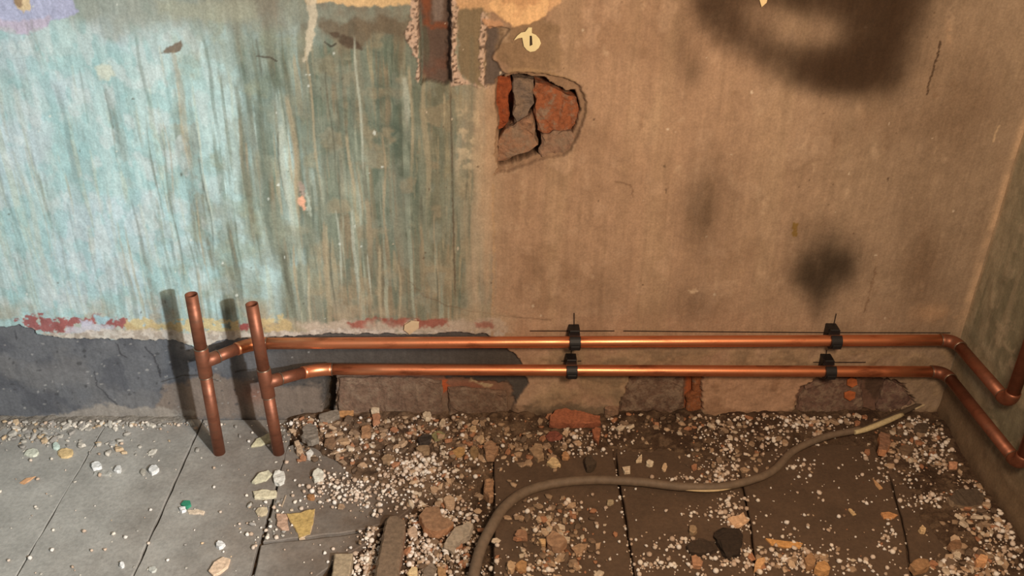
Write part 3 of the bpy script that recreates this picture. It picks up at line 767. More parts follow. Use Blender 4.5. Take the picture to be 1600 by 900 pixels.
# pipe clips
def clip(u, v, zaxis, label):
    x = W(u, v, 0.03)[0]; ya = D-0.030
    root = empty('pipe_clip', (x, D, zaxis), label, 'pipe clip', 'black plastic pipe clips')
    hw = 0.0102
    def bx(name, x0, x1, y0, y1, z0, z1):
        me = prism(name, [(x0, y0), (x1, y0), (x1, y1), (x0, y1)], z1-z0, 0.0012, z0, 0)
        return link(name, me, root, M_BLK)
    bx('back_plate', -hw, hw, -0.0185, 0.004, -0.015, 0.020)
    bx('hinge_block', -hw*0.9, hw*0.9, -0.026, -0.017, 0.011, 0.021)
    # collar closed round the pipe
    verts, faces = [], []
    n = 28
    for k in range(n+1):
        a = math.radians(-250+320*k/n)*1.0
        for (r, xx) in ((0.0110, -hw), (0.0156, -hw), (0.0156, hw), (0.0110, hw)):
            verts.append((xx, -0.030-r*math.cos(a), r*math.sin(a)))
    for k in range(n):
        for q in range(4):
            faces.append((k*4+q, k*4+(q+1) % 4, (k+1)*4+(q+1) % 4, (k+1)*4+q))
    faces += [(3, 2, 1, 0), tuple(n*4+q for q in range(4))]
    me = bpy.data.meshes.new('collar'); me.from_pydata(verts, [], faces); me.update()
    bm = bmesh.new(); bm.from_mesh(me); bmesh.ops.recalc_face_normals(bm, faces=bm.faces); bm.to_mesh(me); bm.free()
    col = link('collar', me, root, M_BLK)
    me = prism('catch', [(-hw*0.8, -0.0475), (hw*0.8, -0.0475), (hw*0.8, -0.044), (-hw*0.8, -0.044)], 0.008, 0.0008, -0.008)
    link('catch', me, col, M_BLK)
clip(898, 531, 0.2012, 'black pipe clip on the upper pipe, middle of the wall')
clip(1304, 531, 0.2035, 'black pipe clip on the upper pipe, nearer the corner')
clip(893, 578, 0.1366, 'black pipe clip on the lower pipe, middle of the wall')
clip(1295, 580, 0.1346, 'black pipe clip on the lower pipe, nearer the corner')

# ------------------------------------------------------------------ cable on the floor
def catmull(pts, n=8):
    out = []
    P = [Vector(p) for p in pts]
    for i in range(len(P)-1):
        p0 = P[max(i-1, 0)]; p1 = P[i]; p2 = P[i+1]; p3 = P[min(i+2, len(P)-1)]
        for k in range(n):
            t = k/n
            out.append(0.5*((2*p1)+(p2-p0)*t+(2*p0-5*p1+4*p2-p3)*t*t+(3*p1-p0-3*p2+p3)*t**3))
    out.append(P[-1]); return out
cpx = [(736, 930, .006), (742, 890, .004), (752, 855, .004), (768, 825, .008), (788, 795, .007), (822, 770, .007), (870, 757, .007), (930, 752, .008), (1000, 755, .008), (1060, 762, .008), (1120, 763, .008), (1170, 753, .008),
       (1208, 737, .008), (1240, 706, .012), (1290, 684, .016), (1345, 672, .018), (1400, 650, .022), (1440, 632, .026), (1466, 618, .03)]
cp = []
for a, b_, zz in cpx:
    q = F(a, b_, max(zz, 0.007)); q[2] = max(zz+0.003, ground_z(q[0], q[1])+0.0062); cp.append(tuple(q))
cab = empty('grey_cable', cp[9], 'grey sheathed cable snaking over the rubble with a torn pale end', 'cable')
c0 = Vector(cp[9])
path = [p-c0 for p in catmull(cp, 8)]
nP = len(path)
rad = [0.0092-0.0026*min(1, max(0, (i/nP-0.2)/0.6)) for i in range(nP)]
cut = int(nP*0.835)
link('sheath', sweep('sheath', path[:cut], 0.008, 14, rads=rad[:cut]), cab, mat((118, 100, 82), 0.7, 0.2, 80, 0.2))
link('sheath_end', sweep('sheath_end', path[cut-2:], 0.005, 12, rads=[0.0052]*len(path[cut-2:])), cab, mat((92, 76, 60), 0.7, 0.2, 80, 0.2))
core = [p+Vector((0.002, -0.006, 0.0015)) for p in path[cut-3:cut+9]]
link('torn_core', sweep('torn_core', core, 0.005, 10, rads=[0.0045+0.0012*math.sin(math.pi*i/(len(core)-1)) for i in range(len(core))]), cab, mat((208, 190, 146), 0.8, 0.2, 150, 0.5))
core = [p+Vector((0.001, -0.006, 0.0)) for p in path[nP-12:nP-2]]
link('torn_core', sweep('torn_core', core, 0.003, 10, rads=[0.0018+0.0016*i/9 for i in range(len(core))]), cab, mat((196, 176, 140), 0.8, 0.2, 150, 0.5))
i0 = int(nP*0.50)
core = [p+Vector((0, -0.0062, -0.0015)) for p in path[i0:i0+13]]
link('sheath_split', sweep('sheath_split', core, 0.003, 8, rads=[0.0008+0.0022*math.sin(math.pi*i/(len(core)-1)) for i in range(len(core))]), cab, mat((214, 190, 146), 0.8, 0.15, 150, 0.2))

# ------------------------------------------------------------------ notable debris
def debris(name, poly, thick, col, label, cat, seed=0, tilt=(0, 0), jit=0.0008, bev=0.001, sink=0.001, step=0.008, amp=0.0012, var=0.3, edge_col=None, dz=0.0):
    pts = [F(a, b_)[:2] for a, b_ in poly]
    c = np.mean(pts, 0)
    me = prism(name, jag([tuple(p-c) for p in pts], step, amp, seed), thick, bev, 0, jit, seed, crag=0.0 if name in ('timber_offcut', 'block', 'wood_sliver', 'glass_fragment') else min(0.0016, thick*0.14), cuts=1, cfreq=130)
    o = link(name, me, None, mat(col, 0.9, var, 160, 0.5))
    ext = max(np.ptp([p[0] for p in pts]), np.ptp([p[1] for p in pts]))/2
    gz = [ground_z(p[0], p[1]) for p in pts]+[ground_z(*c)]
    o.location = (c[0], c[1], float(np.mean(gz)*0.6+max(gz)*0.4)-sink+dz)
    o.rotation_euler = (tilt[0], tilt[1], 0)
    if edge_col is not None:
        me.materials.append(mat(edge_col, 0.9, var, 160, 0.5))
        for f in me.polygons:
            if f.normal.z < 0.6: f.material_index = 1
    tag(o, label, cat)
    return o
def ell(cx, cy, rx_, ry_, n=9, seed=0, rot=0.0, k=0.18):
    r = random.Random(seed); out = []
    for i in range(n):
        a = 2*math.pi*i/n; s = 1+r.uniform(-k, k)
        x, y = math.cos(a)*rx_*s, math.sin(a)*ry_*s
        out.append((cx+x*math.cos(rot)-y*math.sin(rot), cy+x*math.sin(rot)+y*math.cos(rot)))
    return out
debris('plaster_shard', [(448, 806), (470, 804), (493, 799), (490, 818), (485, 835), (467, 842), (458, 823)], 0.006, (188, 158, 98), 'ochre triangular painted plaster shard with white crumbs on it', 'plaster', 1, (0.08, 0), edge_col=(196, 170, 140))
debris('plaster_shard', [(432, 806), (448, 806), (450, 818), (452, 829), (440, 830), (433, 824)], 0.006, (190, 156, 132), 'pinkish plaster shard touching the ochre triangular shard', 'plaster', 2)
debris('plaster_flake', ell(409, 800, 10, 8, 8, 3), 0.004, (198, 182, 152), 'round cream plaster flake on the grey slab crack', 'plaster', 3)
debris('plaster_flake', [(396, 771), (410, 768), (432, 769), (432, 778), (414, 781), (398, 780)], 0.006, (214, 204, 174), 'long cream plaster flake with rounded ends on the slab', 'plaster', 4)
debris('plaster_lump', ell(437, 748, 9, 11, 8, 5), 0.008, (232, 226, 214), 'chalk white plaster lump in front of the shorter riser', 'plaster', 5)
debris('plaster_flake', [(393, 755), (405, 742), (420, 737), (426, 742), (416, 752), (398, 757)], 0.006, (206, 200, 172), 'pale greenish plaster flake left of the chalk white lump', 'plaster', 6, (0.1, 0.1))
debris('plaster_flake', [(392, 699), (402, 688), (422, 680), (424, 691), (408, 697)], 0.006, (202, 194, 160), 'long cream flake lying behind the foot of the shorter riser', 'plaster', 7, (0.12, 0))
debris('stone', [(473, 697), (476, 682), (486, 676), (497, 679), (500, 700), (488, 704)], 0.014, (136, 126, 114), 'grey five-sided stone right of the shorter riser', 'stone', 8)
debris('slate_piece', [(500, 662), (529, 655), (532, 663), (512, 672), (502, 671)], 0.012, (138, 126, 112), 'flat grey slate piece against the wall foot', 'slate', 9, (0.15, 0))
debris('wood_sliver', [(528, 653), (545, 650), (556, 641), (553, 656), (540, 660), (530, 658)], 0.008, (190, 142, 94), 'tan pointed wood sliver leaning at the wall foot', 'wood', 10, (0.3, 0))
debris('plaster_lump', ell(498, 747, 9, 10, 8, 11, 0.6), 0.010, (230, 222, 208), 'white crumbly plaster lump at the edge of the beads', 'plaster', 11)
debris('brick_chip', [(460, 696), (468, 693), (475, 710), (470, 716), (464, 712)], 0.010, (200, 172, 142), 'small peach brick chip beside the five-sided stone', 'brick', 12)
debris('plaster_lump', [(478, 710), (486, 704), (490, 710), (484, 720), (480, 718)], 0.006, (232, 226, 216), 'small white plaster lump below the peach chip', 'plaster', 13)
debris('plaster_lump', [(582, 647), (594, 645), (594, 656), (581, 657)], 0.014, (218, 200, 172), 'squarish cream lump at the wall foot', 'plaster', 14)
debris('brick_chip', [(582, 660), (593, 657), (594, 668), (584, 674)], 0.010, (184, 134, 102), 'terracotta chip just below the squarish cream lump', 'brick', 15)
debris('brick_chip', [(566, 674), (578, 671), (580, 688), (565, 690)], 0.008, (178, 136, 100), 'tan square chip left in the rubble heap', 'brick', 16)
debris('stone', [(510, 697), (520, 690), (526, 700), (520, 708), (507, 704)], 0.008, (138, 108, 82), 'brown flat stone at the left of the bead heap', 'stone', 17)
debris('plaster_flake', [(526, 695), (545, 693), (548, 700), (532, 702)], 0.006, (182, 150, 116), 'flat tan flake beside the brown flat stone', 'plaster', 18)
debris('tile_fragment', [(654, 812), (664, 801), (685, 798), (690, 812), (708, 820), (700, 828), (680, 834), (662, 827)], 0.020, (146, 112, 84), 'large terracotta tile fragment with an orange broken edge', 'tile', 19, (0.1, 0.06), edge_col=(190, 140, 102), dz=0.006)
debris('mortar_fragment', [(694, 855), (700, 843), (712, 828), (730, 823), (742, 824), (734, 838), (722, 846), (708, 860)], 0.014, (166, 150, 130), 'grey mortar fragment beside the terracotta tile fragment', 'mortar', 20, (0.15, -0.1), jit=0.0018, dz=0.008)
debris('timber_offcut', [(602, 824), (608, 816), (622, 815), (633, 822), (634, 832), (624, 905), (612, 960), (572, 960), (586, 905)], 0.022, (122, 102, 82), 'long round-ended brown timber offcut in the gap between slabs', 'timber', 21, (0, 0), jit=0.0004, bev=0.004, sink=-0.002, edge_col=(140, 108, 84))
debris('block', [(523, 872), (552, 871), (548, 899), (544, 930), (514, 930), (520, 899)], 0.020, (164, 146, 120), 'small square buff block at the broken slab edge', 'block', 22, bev=0.002, jit=0.0002, amp=0.0003)
debris('brick_chip', [(757, 752), (770, 749), (771, 778), (764, 780), (756, 770)], 0.018, (166, 128, 96), 'upright tan brick chip wedged against the raised slab', 'brick', 23, bev=0.003)
debris('char_or_void_lump', [(653, 700), (662, 692), (674, 694), (672, 702), (655, 706)], 0.012, (62, 52, 44), 'black charred lump in the heap of small beads', 'lump', 24, jit=0.0018)
debris('stone', ell(662, 710, 10, 6, 8, 25), 0.010, (156, 130, 100), 'brown rounded stone under the black charred lump', 'stone', 25)
debris('leaf', [(673, 690), (682, 684), (696, 686), (694, 694), (680, 697)], 0.004, (138, 130, 88), 'olive green dry leaf in the rubble', 'leaf', 26, (0.2, 0))
debris('stone', ell(717, 712, 10, 6, 8, 27, -0.5), 0.008, (190, 150, 96), 'yellowish stone right of the charred lump', 'stone', 27)
debris('stone', ell(741, 714, 8, 9, 8, 28), 0.010, (150, 122, 86), 'round olive brown stone near the raised slab corner', 'stone', 28)
debris('stone', [(756, 702), (768, 698), (778, 708), (772, 724), (760, 724)], 0.012, (168, 132, 102), 'layered tan stone at the raised slab corner', 'stone', 29, jit=0.0016)
debris('plaster_lump', ell(752, 694, 5, 6, 7, 30), 0.008, (206, 176, 140), 'cream egg-shaped lump above the layered tan stone', 'plaster', 30)
debris('plaster_lump', ell(739, 680, 6, 5, 8, 31), 0.008, (212, 182, 142), 'cream oval pebble high in the rubble', 'pebble', 31)
debris('plaster_lump', ell(692, 673, 5, 7, 7, 32, 0.3), 0.008, (216, 194, 164), 'pale upright plaster lump above the olive leaf', 'plaster', 32)
debris('plaster_lump', ell(667, 661, 7, 5, 7, 33), 0.010, (228, 206, 178), 'white plaster lump near the wall below the grey brick', 'plaster', 33)
debris('stone', ell(607, 723, 10, 6, 8, 34), 0.008, (160, 132, 102), 'flat brown stone among the beads', 'stone', 34)
debris('stone', ell(702, 781, 9, 8, 9, 35), 0.012, (190, 160, 130), 'round pinkish stone above the tile fragment', 'stone', 35)
debris('stone', ell(645, 827, 8, 8, 9, 36), 0.012, (196, 170, 146), 'round pale stone beside the timber offcut', 'stone', 36)
debris('plaster_lump', [(636, 893), (643, 882), (652, 884), (652, 896), (640, 900)], 0.012, (222, 198, 152), 'cream five-pointed plaster lump at the lower edge', 'plaster', 37)
debris('stone', [(658, 888), (676, 878), (682, 886), (678, 900), (662, 900)], 0.014, (132, 116, 100), 'dark ribbed stone right of the cream five-pointed lump', 'stone', 38, jit=0.002)
debris('stone', [(682, 880), (696, 886), (698, 906), (686, 906)], 0.012, (172, 134, 94), 'ochre stone beside the dark ribbed stone', 'stone', 39)
debris('brick_fragment', [(860, 664), (868, 657), (884, 655), (912, 660), (936, 665), (937, 674), (900, 676), (858, 675)], 0.014, (168, 104, 74), 'large orange brick fragment near the wall', 'brick', 40, (0.12, 0), jit=0.0016, edge_col=(152, 92, 66))
debris('brick_chip', [(924, 682), (930, 678), (938, 680), (937, 692), (934, 702), (927, 694)], 0.010, (164, 104, 74), 'small upright orange brick chip below the orange fragment', 'brick', 41)
debris('brick_chip', ell(866, 690, 12, 6, 8, 42), 0.008, (140, 82, 66), 'dark red brick crumbs below the orange fragment', 'brick', 42, jit=0.002)
debris('stone', [(826, 710), (835, 701), (846, 703), (850, 722), (840, 726), (834, 720)], 0.010, (166, 138, 108), 'grey buff angular stone left of the orange bricks', 'stone', 43)
debris('plaster_lump', [(854, 728), (862, 721), (870, 723), (876, 733), (862, 734)], 0.008, (220, 192, 146), 'cream plaster lump above the cable', 'plaster', 44)
debris('stone', ell(883, 718, 7, 6, 8, 45), 0.008, (190, 144, 102), 'orange tan stone beside the cream lump', 'stone', 45)
debris('stone', ell(921, 732, 9, 10, 9, 46), 0.014, (78, 64, 50), 'dark round stone behind the cable', 'stone', 46)
debris('stone', ell(955, 654, 12, 7, 9, 47), 0.016, (146, 116, 94), 'smooth round brown stone at the wall foot', 'stone', 47)
debris('plaster_lump', [(997, 718), (1002, 714), (1003, 724), (994, 724)], 0.008, (230, 204, 172), 'pale pyramid-shaped lump on the slab', 'plaster', 48)
debris('plaster_lump', [(972, 734), (984, 733), (984, 741), (976, 742)], 0.008, (236, 208, 180), 'pinkish white block-like lump right of the joint', 'plaster', 49)
debris('plaster_lump', ell(1015, 727, 6, 4, 7, 50), 0.008, (236, 212, 184), 'white plaster lump alone on the slab behind the cable', 'plaster', 50)
debris('plaster_lump', ell(1038, 733, 4, 6, 7, 51), 0.006, (216, 186, 150), 'cream oval chip beside two white beads', 'plaster', 51)
debris('stone', [(854, 850), (862, 842), (872, 846), (886, 858), (876, 868), (862, 866), (855, 862)], 0.016, (166, 132, 104), 'big brown stone in front of the cable', 'stone', 52, jit=0.0016)
debris('plaster_lump', [(842, 851), (853, 850), (852, 858), (846, 858)], 0.010, (226, 184, 134), 'cream wedge beside the big brown stone', 'plaster', 53)
debris('stone', [(892, 862), (904, 857), (918, 856), (910, 868), (900, 874)], 0.008, (172, 140, 110), 'flat tan stone right of the big brown stone', 'stone', 54)
debris('stone', ell(815, 842, 10, 7, 8, 55), 0.010, (164, 124, 96), 'reddish brown pebble left of the big brown stone', 'pebble', 55)
debris('stone', ell(798, 893, 6, 8, 8, 56), 0.012, (196, 164, 128), 'pale pebble at the lower edge beside an ochre one', 'pebble', 56)
debris('stone', ell(815, 893, 9, 7, 8, 57), 0.012, (180, 138, 94), 'ochre pebble at the lower edge', 'pebble', 57)
debris('pebble', ell(953, 789, 6, 4, 8, 58), 0.006, (176, 158, 128), 'flat grey-cream pebble on the bare slab', 'pebble', 58)
debris('brick_chip', [(1080, 875), (1086, 872), (1098, 884), (1095, 890), (1082, 889)], 0.010, (182, 136, 104), 'peach leaf-shaped brick chip among beads at the lower edge', 'brick', 59)
debris('stone', [(1178, 888), (1182, 880), (1193, 878), (1194, 886), (1188, 893), (1178, 893)], 0.014, (220, 172, 122), 'peach cream stone among white lumps at the lower edge', 'stone', 60)
debris('char_or_void_lump', [(1072, 858), (1090, 848), (1115, 852), (1120, 864), (1100, 870), (1078, 868)], 0.010, (66, 52, 40), 'flat dark lump added in place of the dark hole in the slab', 'lump', 61, jit=0.002)  # added lump, its dark colour stands in for the shade of a void
debris('char_or_void_lump', [(1116, 838), (1130, 832), (1152, 836), (1160, 850), (1154, 872), (1136, 876), (1122, 862)], 0.012, (52, 40, 30), 'larger dark lump added in place of the dark hole, with one white bead on it', 'lump', 62, jit=0.003)  # second added lump for the same void, shade put into its colour
debris('mortar_fragment', ell(1082, 832, 7, 6, 8, 63), 0.010, (164, 138, 108), 'greyish crumb of mortar left of the dark lumps filling the hole', 'mortar', 63)
debris('plaster_lump', [(1136, 816), (1150, 812), (1160, 808), (1168, 818), (1158, 826), (1142, 824)], 0.010, (226, 184, 146), 'crumbly peach plaster lump above the larger dark lump filling the hole', 'plaster', 64, jit=0.002)
debris('wood_splinter', [(1196, 843), (1215, 846), (1235, 848), (1254, 851), (1250, 858), (1225, 857), (1205, 852)], 0.005, (212, 158, 96), 'long orange wood splinter on the slab', 'wood', 65, jit=0.0006)
debris('stone', ell(1264, 884, 9, 10, 9, 66), 0.014, (166, 128, 92), 'grey brown pebble below the orange splinter', 'pebble', 66)
debris('stone', ell(1284, 893, 12, 8, 9, 67), 0.014, (196, 148, 96), 'ochre pebble right of the grey brown pebble', 'pebble', 67)
debris('wood_chip', [(1376, 803), (1388, 801), (1402, 807), (1392, 812), (1380, 812)], 0.005, (206, 150, 100), 'orange leaf-shaped wood chip on the right slab', 'wood', 68)
debris('wood_sliver', [(1363, 748), (1368, 752), (1379, 764), (1374, 766), (1367, 758)], 0.004, (198, 156, 112), 'thin pale wood sliver on the right slab', 'wood', 69, amp=0.0004)
debris('wood_sliver', [(1325, 796), (1330, 797), (1337, 805), (1333, 807), (1328, 802)], 0.004, (206, 176, 130), 'short cream sliver left of the leaf-shaped chip', 'wood', 70, amp=0.0004)
debris('brick_fragment', [(1370, 690), (1373, 686), (1388, 690), (1388, 706), (1382, 716), (1371, 714)], 0.014, (150, 112, 88), 'broken hollow brick piece with a peach end near the cable', 'brick', 71, edge_col=(196, 138, 98))
debris('slate_piece', [(1478, 786), (1490, 776), (1520, 774), (1534, 784), (1530, 796), (1505, 798), (1486, 794)], 0.014, (88, 74, 60), 'long dark slate piece near the right wall', 'slate', 72, (0.2, 0), edge_col=(150, 128, 104))
debris('plaster_lump', [(1435, 827), (1441, 822), (1447, 828), (1445, 833), (1438, 832)], 0.008, (228, 192, 146), 'cream wedge-shaped lump alone on the right slab', 'plaster', 73)
debris('stone', [(1420, 888), (1432, 878), (1448, 880), (1452, 890), (1440, 896), (1428, 897)], 0.012, (164, 126, 90), 'flat ochre stone at the lower edge of the right slab', 'stone', 74)
debris('stone', [(1520, 884), (1528, 878), (1540, 880), (1538, 890), (1522, 892)], 0.014, (216, 164, 118), 'peach stone in the bead drift by the right wall', 'stone', 75)
debris('stone', ell(1490, 858, 11, 8, 8, 76), 0.010, (138, 104, 76), 'brown rounded stone on the right slab', 'stone', 76)
debris('brick_chip', [(1480, 730), (1494, 729), (1494, 736), (1481, 737)], 0.010, (216, 160, 124), 'pinkish oblong chip by the foot of the right wall', 'brick', 77)
debris('stone', ell(1414, 708, 12, 8, 9, 78), 0.010, (124, 100, 78), 'dull brown flat stone right of the hollow brick', 'stone', 78)
debris('stone', ell(1436, 682, 12, 7, 9, 79), 0.012, (92, 76, 60), 'dark flat stone in the corner beads', 'stone', 79)
debris('plaster_flake', ell(103, 709, 13, 7, 9, 80), 0.005, (222, 192, 140), 'yellow plaster flake on the leftmost slab', 'plaster', 80)
debris('plaster_flake', ell(50, 709, 11, 6, 9, 81), 0.005, (212, 214, 196), 'pale grey-green flake left of the yellow flake', 'plaster', 81)
debris('plaster_flake', ell(89, 699, 6, 5, 8, 82), 0.006, (206, 226, 212), 'mint green round flake touching the yellow flake', 'plaster', 82)
debris('plaster_lump', ell(151, 731, 9, 6, 8, 83, -0.3), 0.008, (236, 236, 230), 'white oval lump beside the first joint', 'plaster', 83)
debris('plaster_flake', ell(160, 741, 13, 5, 9, 84), 0.004, (170, 168, 160), 'grey flake below the white oval lump', 'plaster', 84)
debris('plaster_lump', ell(185, 736, 6, 5, 7, 85), 0.007, (228, 226, 220), 'small white lump right of the grey flake', 'plaster', 85)
debris('plaster_lump', ell(240, 737, 8, 7, 7, 86), 0.009, (240, 238, 232), 'bright white angular lump between the two joints', 'plaster', 86)
debris('plaster_flake', ell(224, 739, 5, 5, 7, 87), 0.004, (168, 162, 150), 'grey chip touching the bright white angular lump', 'plaster', 87)
debris('glass_fragment', [(283, 790), (288, 784), (297, 785), (299, 791), (292, 796)], 0.006, (52, 140, 108), 'green glass fragment on the slab', 'glass', 88)
debris('plaster_lump', ell(286, 797, 6, 4, 7, 89), 0.006, (238, 238, 234), 'white lump against the green glass', 'plaster', 89)
debris('plaster_flake', [(293, 798), (308, 797), (320, 800), (318, 805), (296, 803)], 0.004, (216, 196, 172), 'peach flake right of the green glass', 'plaster', 90)
debris('wood_splinter', [(31, 755), (42, 748), (55, 745), (50, 750), (38, 757)], 0.003, (216, 166, 122), 'orange wood splinter on the leftmost slab', 'wood', 91, amp=0.0004)
debris('plaster_shard', [(326, 895), (334, 882), (348, 873), (360, 876), (356, 888), (344, 898), (334, 902)], 0.006, (218, 190, 162), 'peach plaster shard at the lower edge left of the broken slab', 'plaster', 92)
debris('plaster_lump', ell(344, 853, 7, 6, 7, 93), 0.007, (238, 238, 234), 'white lump above the peach shard', 'plaster', 93)
debris('plaster_lump', ell(191, 885, 4, 5, 7, 94), 0.006, (238, 238, 234), 'small white lump near the long joint at the lower edge', 'plaster', 94)
debris('plaster_flake', ell(239, 890, 6, 5, 7, 95), 0.004, (186, 186, 178), 'grey flake at the lower edge beside the long joint', 'plaster', 95)
debris('plaster_flake', ell(175, 694, 7, 4, 7, 96), 0.004, (176, 174, 168), 'grey flat chip in the small cluster near the left wall foot', 'plaster', 96)
debris('wood_sliver', [(430, 783), (441, 794), (448, 775), (446, 774), (440, 790), (432, 782)], 0.003, (172, 154, 132), 'thin bent straw-like sliver above the ochre shard', 'wood', 97, amp=0.0, jit=0)
debris('stone', ell(486, 779, 7, 4, 7, 98), 0.006, (166, 120, 78), 'orange brown chip above the ochre shard', 'stone', 98)

# ------------------------------------------------------------------ beads and chips
def zone_label(u, v):
    if u < 300: return 'left'
    if u < 445: return 'left_slab'
    if u < 775: return 'mid_back' if v < 725 else ('mid' if v < 800 else 'mid_front')
    if u < 1180: return 'cable_back' if v < 757 else 'cable_front'
    if u < 1400: return 'right_back' if v < 720 else 'right'
    return 'corner' if v < 745 else 'right_wall'
spots = []        # (u, v, radius, kind)
def scatter(cx, cy, rx_, ry_, n, r0, r1, kind='bead', rot=0.0, gauss=True):
    for _ in range(n):
        if gauss: a, b_ = rng.gauss(0, 0.55), rng.gauss(0, 0.55)
        else: a, b_ = rng.uniform(-1, 1), rng.uniform(-1, 1)
        x, y = a*rx_, b_*ry_
        u = cx+x*math.cos(rot)-y*math.sin(rot); v = cy+x*math.sin(rot)+y*math.cos(rot)
        q = F(u, v)
        if q[1] > D-0.012 or q[0] > XC-0.012 or v > 960 or q[0] < -1.1: continue
        spots.append((q[0], q[1], r0+(r1-r0)*rng.random()**2.2, kind, u, v))
B = [(560, 690, 110, 40, 150), (470, 670, 40, 16, 60), (560, 772, 75, 24, 230), (520, 755, 40, 20, 80), (645, 737, 42, 22, 240), (690, 790, 80, 34, 260), (582, 862, 24, 40, 260), (560, 885, 40, 22, 90), (650, 850, 34, 50, 160), (745, 870, 16, 40, 60),
     (690, 862, 70, 50, 420), (740, 690, 60, 36, 90), (640, 665, 90, 22, 120), (700, 735, 60, 30, 130), (905, 700, 40, 24, 90), (960, 685, 40, 30, 80), (1140, 690, 62, 34, 190), (1130, 735, 34, 28, 120), (1075, 752, 50, 10, 60),
     (1190, 664, 70, 12, 70), (1270, 666, 58, 20, 240), (1215, 690, 40, 22, 80), (1430, 682, 34, 36, 240), (1468, 712, 24, 36, 120), (1410, 745, 34, 20, 60), (1525, 770, 40, 34, 100), (1565, 845, 36, 60, 220),
     (1510, 885, 80, 22, 130), (1455, 782, 50, 12, 90), (868, 812, 66, 34, 110), (840, 885, 50, 22, 80), (1100, 803, 50, 14, 50), (1148, 795, 30, 28, 90), (1158, 822, 22, 12, 50), (1085, 882, 70, 22, 110),
     (1190, 882, 60, 26, 110), (1240, 870, 60, 24, 110), (1020, 885, 30, 16, 50), (1050, 850, 40, 14, 40), (1245, 728, 36, 20, 60), (1390, 840, 24, 26, 50), (1335, 882, 70, 16, 70), (1370, 720, 30, 14, 30),
     (420, 818, 40, 40, 40), (1250, 830, 60, 24, 30), (1330, 760, 70, 60, 25), (900, 870, 40, 30, 40)]
for cx, cy, rx_, ry_, n in B: scatter(cx, cy, rx_, ry_, int(n*(1.0 if cx < 780 else 0.85)), 0.0015, 0.0050)
for k in range(60):       # along the joint
    t = rng.random(); scatter(957+32*t+rng.uniform(-3, 3), 706+191*t, 2, 2, 1, 0.0018, 0.0036)
scatter(200, 780, 200, 120, 60, 0.0012, 0.0042, gauss=False)
scatter(1020, 770, 580, 130, 260, 0.0011, 0.0034, gauss=False)
scatter(150, 661, 170, 8, 170, 0.0015, 0.0045)
# broken chips
Cz = [(600, 685, 130, 40, 420), (740, 690, 70, 45, 220), (690, 860, 70, 50, 160), (690, 770, 80, 40, 120), (840, 690, 60, 36, 160), (860, 830, 60, 44, 180), (860, 885, 60, 20, 90), (1060, 670, 140, 30, 160), (1130, 725, 60, 30, 80),
      (1300, 672, 100, 22, 120), (1430, 700, 50, 40, 140), (1530, 800, 50, 60, 160), (1520, 880, 80, 22, 120), (1230, 880, 90, 22, 90), (140, 662, 170, 8, 220), (60, 682, 70, 16, 80), (200, 700, 90, 20, 30), (470, 680, 40, 24, 60), (420, 815, 40, 35, 16), (590, 865, 30, 40, 30)]
for cx, cy, rx_, ry_, n in Cz: scatter(cx, cy, rx_, ry_, int(n*1.15), 0.0022, 0.0105, 'chip')
scatter(200, 780, 200, 120, 40, 0.0014, 0.004, 'chip', gauss=False)
scatter(1000, 770, 560, 130, 160, 0.0014, 0.004, 'chip', gauss=False)

cw = np.array([tuple(p+c0) for p in path])[::2]
spots = [s for s in spots if np.min((cw[:, 0]-s[0])**2+(cw[:, 1]-s[1])**2) > (0.0075+0.5*s[2])**2]
spots = [s for s in spots if all((s[0]-a)**2+(s[1]-b_)**2 > (0.012+s[2])**2 for a, b_ in ((-0.4936, 1.3372), (-0.383, 1.3365)))]
X0 = np.array([s[0] for s in spots]); Y0 = np.array([s[1] for s in spots])
Zg = ground_arrays(X0, Y0)[0]
for i, p in enumerate(slabs):
    ins = sdf(p, X0, Y0, 0.01) < 0
    Zg = np.where(ins, np.maximum(Zg, lift[i]), Zg)

def lumpy(seed, jit, sub=1, flat=1.0):
    r = random.Random(seed); bm = bmesh.new()
    bmesh.ops.create_icosphere(bm, subdivisions=sub, radius=1.0)
    for v in bm.verts:
        v.co *= 1+r.uniform(-jit, jit); v.co.z *= flat
    me = bpy.data.meshes.new('shape'); bm.to_mesh(me); bm.free(); return me
def shard(seed):
    r = random.Random(seed); n = r.choice([4, 5, 5, 6]); asp = r.uniform(0.45, 0.9)
    pts = [(math.cos(2*math.pi*i/n+r.uniform(-.3, .3))*r.uniform(.75, 1.15), asp*math.sin(2*math.pi*i/n+r.uniform(-.3, .3))*r.uniform(.75, 1.15)) for i in range(n)]
    return prism('shape', pts, r.uniform(0.35, 0.7), 0.12, -0.2, 0.06, seed)
bead_shapes = [lumpy(200+i, 0.06 if i < 3 else 0.28, 2 if i < 3 else 1, 0.95 if i < 3 else 0.75) for i in range(8)]
chip_shapes = [shard(300+i) for i in range(12)]
bead_cols = [(236, 224, 208), (220, 202, 184), (238, 230, 220), (204, 180, 158), (192, 168, 146)]
chip_cols = [(160, 134, 108), (182, 152, 122), (136, 112, 90), (196, 168, 138), (112, 92, 74), (206, 188, 164), (172, 122, 90)]
left_chip_cols = [(196, 190, 178), (214, 206, 192), (160, 154, 146), (206, 180, 146), (176, 170, 160)]
places = {'left': 'on the two leftmost grey slabs', 'left_slab': 'on the grey slab around the risers', 'mid_back': 'in the heap at the wall foot right of the risers',
          'mid': 'in the heap above the broken slab', 'mid_front': 'in the gap around the timber offcut', 'cable_back': 'between the cable and the wall', 'cable_front': 'on the slabs in front of the cable',
          'right_back': 'behind the cable near the double orange spots', 'right': 'on the slab in front of the torn cable end', 'corner': 'in the drift filling the corner', 'right_wall': 'in the drift along the right wall'}
labels = {}
